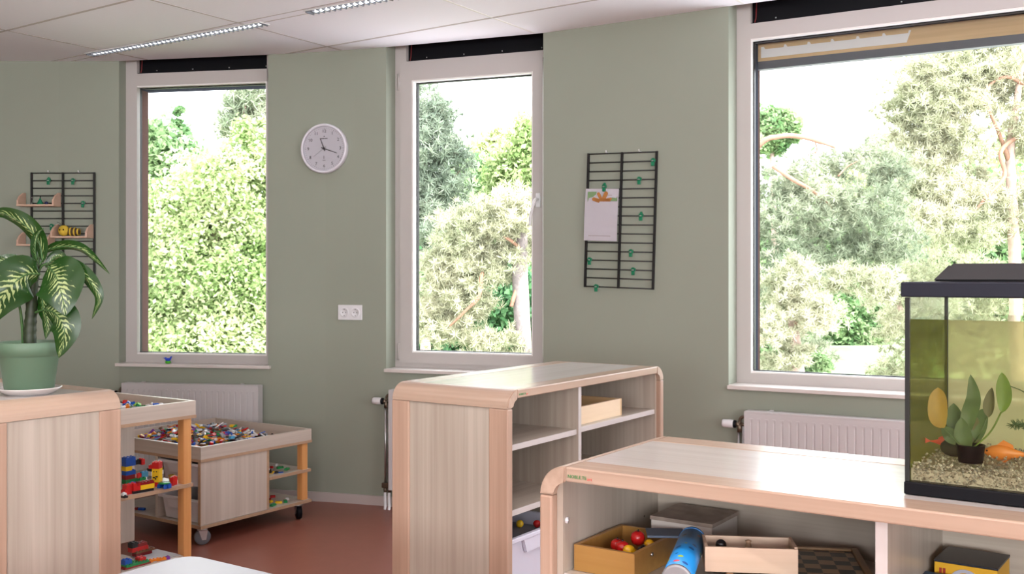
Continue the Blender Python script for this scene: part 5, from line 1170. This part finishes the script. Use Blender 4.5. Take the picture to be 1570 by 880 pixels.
bm_box(bm, -40, 40, 7.25, 12.0, GZ-.05, GZ+.03, 1)  # pale apron added out of view to bounce daylight onto the ceiling
o = obj('ground', bm, [m, plain('unseen_bounce_apron', (.66, .62, .64), .9, noise=.1, nscale=2)]); o['kind'] = 'structure'
random.seed(21)
# --- left window
tree('bright lime-green bushy tree filling the lower left window', 'leaf', [(330, 300, 75), (385, 280, 62), (290, 310, 50), (250, 360, 70), (320, 380, 85), (390, 370, 70), (240, 450, 75), (310, 470, 85), (385, 470, 80), (250, 540, 70), (330, 550, 75), (400, 560, 70), (300, 262, 24), (375, 232, 40), (398, 208, 26)], 14, LF['lime'], per=42, n=120, size=.062, spread=.17)
tree('mid green leafy tree at the upper left behind the lime-green one', 'leaf', [(235, 240, 42), (268, 262, 40), (225, 300, 45), (262, 310, 40), (276, 172, 6), (272, 190, 7), (283, 200, 6), (240, 208, 16), (290, 232, 10), (255, 215, 10)], 20, LF['green'], per=40, n=40, size=.11, cat='tree')
tree('airy pine crown in the upper right corner of the left window', 'needle', [(375, 150, 26), (400, 165, 30), (360, 195, 24), (395, 205, 26), (350, 165, 12)], 26, LF['pine'], branches=[[(402, 180, 0, 2.2), (392, 160, 0, 1.6), (380, 148, 0, 1.2), (368, 138, 0, .8)], [(405, 200, 0, 2), (400, 180, 0, 1.5), (398, 160, 0, 1)]], per=20, n=12, size=.24, wid=.03)
tree('dark green shrub showing between the lime leaves low in the left window', 'leaf', [(395, 430, 60), (370, 500, 60), (300, 420, 60), (260, 500, 60)], 17, LF['green'], per=40, n=40, size=.12, cat='shrub', name='shrub')
# --- middle window
tree('tall blue-green pine at the left in the middle window', 'needle', [(652, 160, 34), (668, 185, 28), (655, 215, 45), (690, 235, 24), (640, 260, 45), (690, 262, 30), (655, 300, 48), (640, 350, 55), (680, 330, 34), (645, 410, 50)], 24, LF['pine_b'], trunk=[(628, 600, 12), (630, 300, 8), (640, 130, 4)], branches=[[(632, 320, 0, 3), (670, 300, 0, 2), (705, 262, 0, 1)], [(634, 240, 0, 3), (665, 225, 0, 2), (700, 205, 0, 1)]], per=38, n=28, size=.16, wid=.02)
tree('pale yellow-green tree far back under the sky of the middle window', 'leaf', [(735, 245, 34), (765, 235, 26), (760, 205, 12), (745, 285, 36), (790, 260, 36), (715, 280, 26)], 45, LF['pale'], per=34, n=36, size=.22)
tree('bright green leafy tree in the centre of the middle window', 'leaf', [(735, 285, 34), (722, 310, 30), (750, 270, 26), (705, 300, 22)], 27, LF['green'], per=50, n=45, size=.13)
tree('lime-green leafy tree at the right of the middle window', 'leaf', [(795, 250, 38), (812, 205, 26), (775, 290, 34), (815, 290, 40), (830, 240, 40)], 25, LF['lime'], per=46, n=42, size=.12)
tree('near pine with a thick pinkish grey trunk at the right of the middle window', 'needle', [(745, 335, 34), (790, 325, 36), (700, 360, 34), (755, 370, 40), (805, 365, 36), (680, 405, 34), (720, 410, 40), (770, 405, 32), (680, 455, 36), (715, 455, 30), (665, 495, 34), (710, 500, 30), (735, 470, 22), (780, 530, 26), (740, 535, 26)], 16, LF['pine_l'], trunk=[(806, 620, 13.5), (801, 500, 12.5), (797, 420, 12.5), (800, 360, 9), (812, 300, 5)], branches=[[(690, 500, -.3, 1.6), (712, 478, -.4, 2.2), (734, 455, -.4, 2.8), (738, 425, -.3, 3), (742, 410, 0, 3)], [(798, 430, 0, 4), (788, 455, -.1, 3.4), (784, 470, -.1, 3)], [(800, 385, 0, 4), (785, 370, -.2, 2.5), (770, 362, -.2, 2)]], per=36, n=30, size=.10, wid=.011, bk=bark_g)
tree('shaded undergrowth behind the near pine at the bottom of the middle window', 'leaf', [(660, 530, 50), (700, 560, 50), (760, 470, 50), (740, 540, 50), (650, 440, 40), (800, 480, 60)], 21, LF['deep'], per=40, n=40, size=.15, cat='shrub', name='shrub')
tree('mid green shrub at the lower left of the middle window', 'leaf', [(652, 425, 22), (665, 410, 18), (640, 445, 22)], 18, LF['green'], per=26, n=30, size=.10, cat='shrub', name='shrub')
# --- right window
tree('big pine with orange bark at the right of the wide window', 'needle', [(1420, 115, 44), (1475, 100, 48), (1535, 95, 45), (1585, 120, 50), (1400, 165, 46), (1455, 165, 50), (1510, 140, 36), (1400, 225, 44), (1450, 230, 46), (1500, 290, 34), (1590, 200, 50), (1400, 285, 38), (1450, 300, 40), (1540, 330, 40), (1490, 340, 44), (1420, 345, 44), (1585, 320, 44)], 19, LF['pine_l'], trunk=[(1562, 700, 11), (1556, 400, 9), (1551, 300, 8), (1548, 225, 7), (1560, 150, 5), (1570, 60, 4)], branches=[[(1493, 325, -.5, 1.6), (1515, 300, -.5, 2.6), (1540, 270, -.4, 3.2), (1534, 235, -.3, 3.4), (1552, 215, -.2, 3.2), (1572, 208, 0, 3)], [(1548, 250, 0, 4), (1530, 200, -.2, 3), (1510, 160, -.3, 2), (1480, 130, -.3, 1.4)], [(1570, 130, 0, 3), (1545, 118, -.2, 2.6), (1520, 128, -.2, 2), (1500, 160, -.2, 1.2)], [(1482, 330, -.3, 2.4), (1480, 300, -.3, 2.6), (1476, 268, -.2, 2.4)]], per=60, n=34, size=.115, wid=.013)
tree('grey-green pine with a long arching pink branch at the left of the wide window', 'needle', [(1190, 290, 34), (1235, 275, 34), (1285, 255, 28), (1330, 245, 30), (1365, 270, 34), (1180, 340, 36), (1230, 330, 40), (1290, 320, 42), (1345, 320, 40), (1200, 400, 42), (1260, 385, 46), (1320, 385, 44), (1195, 460, 38), (1235, 450, 36), (1230, 505, 36), (1255, 540, 24), (1370, 370, 40)], 15, LF['pine'], trunk=[(1130, 700, 10), (1135, 400, 8), (1150, 260, 6)], branches=[[(1150, 235, 0, 5), (1175, 214, -.1, 4), (1190, 210, -.1, 4), (1215, 208, -.1, 4), (1245, 214, -.1, 3.2), (1280, 226, 0, 1.8)], [(1175, 212, -.1, 3), (1160, 222, 0, 3.4), (1150, 250, 0, 4)], [(1185, 255, -.2, 3), (1215, 275, -.3, 3.2), (1245, 292, -.3, 3), (1275, 318, -.2, 2)], [(1250, 218, 0, 1.2), (1252, 232, 0, 1), (1238, 238, 0, .8)], [(1285, 270, -.3, 1.4), (1300, 255, -.3, 1), (1320, 245, -.3, .8)]], per=32, n=32, size=.092, wid=.010)
tree('straw-coloured pine low in the middle of the wide window', 'needle', [(1210, 430, 38), (1250, 480, 32), (1180, 500, 30), (1215, 470, 34), (1195, 545, 26), (1290, 430, 24), (1340, 440, 30), (1225, 545, 22)], 12.5, LF['pine_l'], branches=[[(1215, 520, 0, 2), (1222, 480, 0, 2), (1218, 440, 0, 1.6)]], per=34, n=30, size=.075, wid=.009)
tree('small fresh green oak crown at the left edge of the wide window', 'leaf', [(1182, 195, 22), (1203, 190, 17), (1212, 205, 12), (1172, 212, 20), (1208, 176, 8), (1190, 222, 12), (1188, 172, 7)], 26, LF['green'], per=34, n=36, size=.13, bk=bark)
tree('deep green bush at the far edge of the lawn in the wide window', 'leaf', [(1290, 450, 34), (1310, 480, 34), (1270, 480, 28), (1330, 500, 26), (1295, 500, 34), (1260, 430, 26), (1350, 480, 26), (1300, 515, 24), (1340, 520, 20)], 57, LF['green'], per=44, n=44, size=.26, cat='shrub', name='shrub')
tree('pale straw-green bush right of the lawn behind the aquarium', 'needle', [(1365, 430, 40), (1400, 480, 50), (1370, 500, 30), (1390, 560, 40), (1360, 570, 28), (1440, 430, 60), (1460, 520, 60), (1530, 450, 60), (1560, 540, 60)], 22, LF['pine_l'], per=44, n=28, size=.13, wid=.015, cat='shrub', name='shrub')
tree('dark green leafy shrub in the lower left corner of the wide window', 'leaf', [(1185, 545, 26), (1200, 575, 24), (1170, 570, 24), (1245, 560, 12), (1262, 553, 12), (1235, 575, 14)], 13.5, LF['green'], per=36, n=36, size=.07, cat='shrub', name='shrub')
# --- distant belt of trees behind everything
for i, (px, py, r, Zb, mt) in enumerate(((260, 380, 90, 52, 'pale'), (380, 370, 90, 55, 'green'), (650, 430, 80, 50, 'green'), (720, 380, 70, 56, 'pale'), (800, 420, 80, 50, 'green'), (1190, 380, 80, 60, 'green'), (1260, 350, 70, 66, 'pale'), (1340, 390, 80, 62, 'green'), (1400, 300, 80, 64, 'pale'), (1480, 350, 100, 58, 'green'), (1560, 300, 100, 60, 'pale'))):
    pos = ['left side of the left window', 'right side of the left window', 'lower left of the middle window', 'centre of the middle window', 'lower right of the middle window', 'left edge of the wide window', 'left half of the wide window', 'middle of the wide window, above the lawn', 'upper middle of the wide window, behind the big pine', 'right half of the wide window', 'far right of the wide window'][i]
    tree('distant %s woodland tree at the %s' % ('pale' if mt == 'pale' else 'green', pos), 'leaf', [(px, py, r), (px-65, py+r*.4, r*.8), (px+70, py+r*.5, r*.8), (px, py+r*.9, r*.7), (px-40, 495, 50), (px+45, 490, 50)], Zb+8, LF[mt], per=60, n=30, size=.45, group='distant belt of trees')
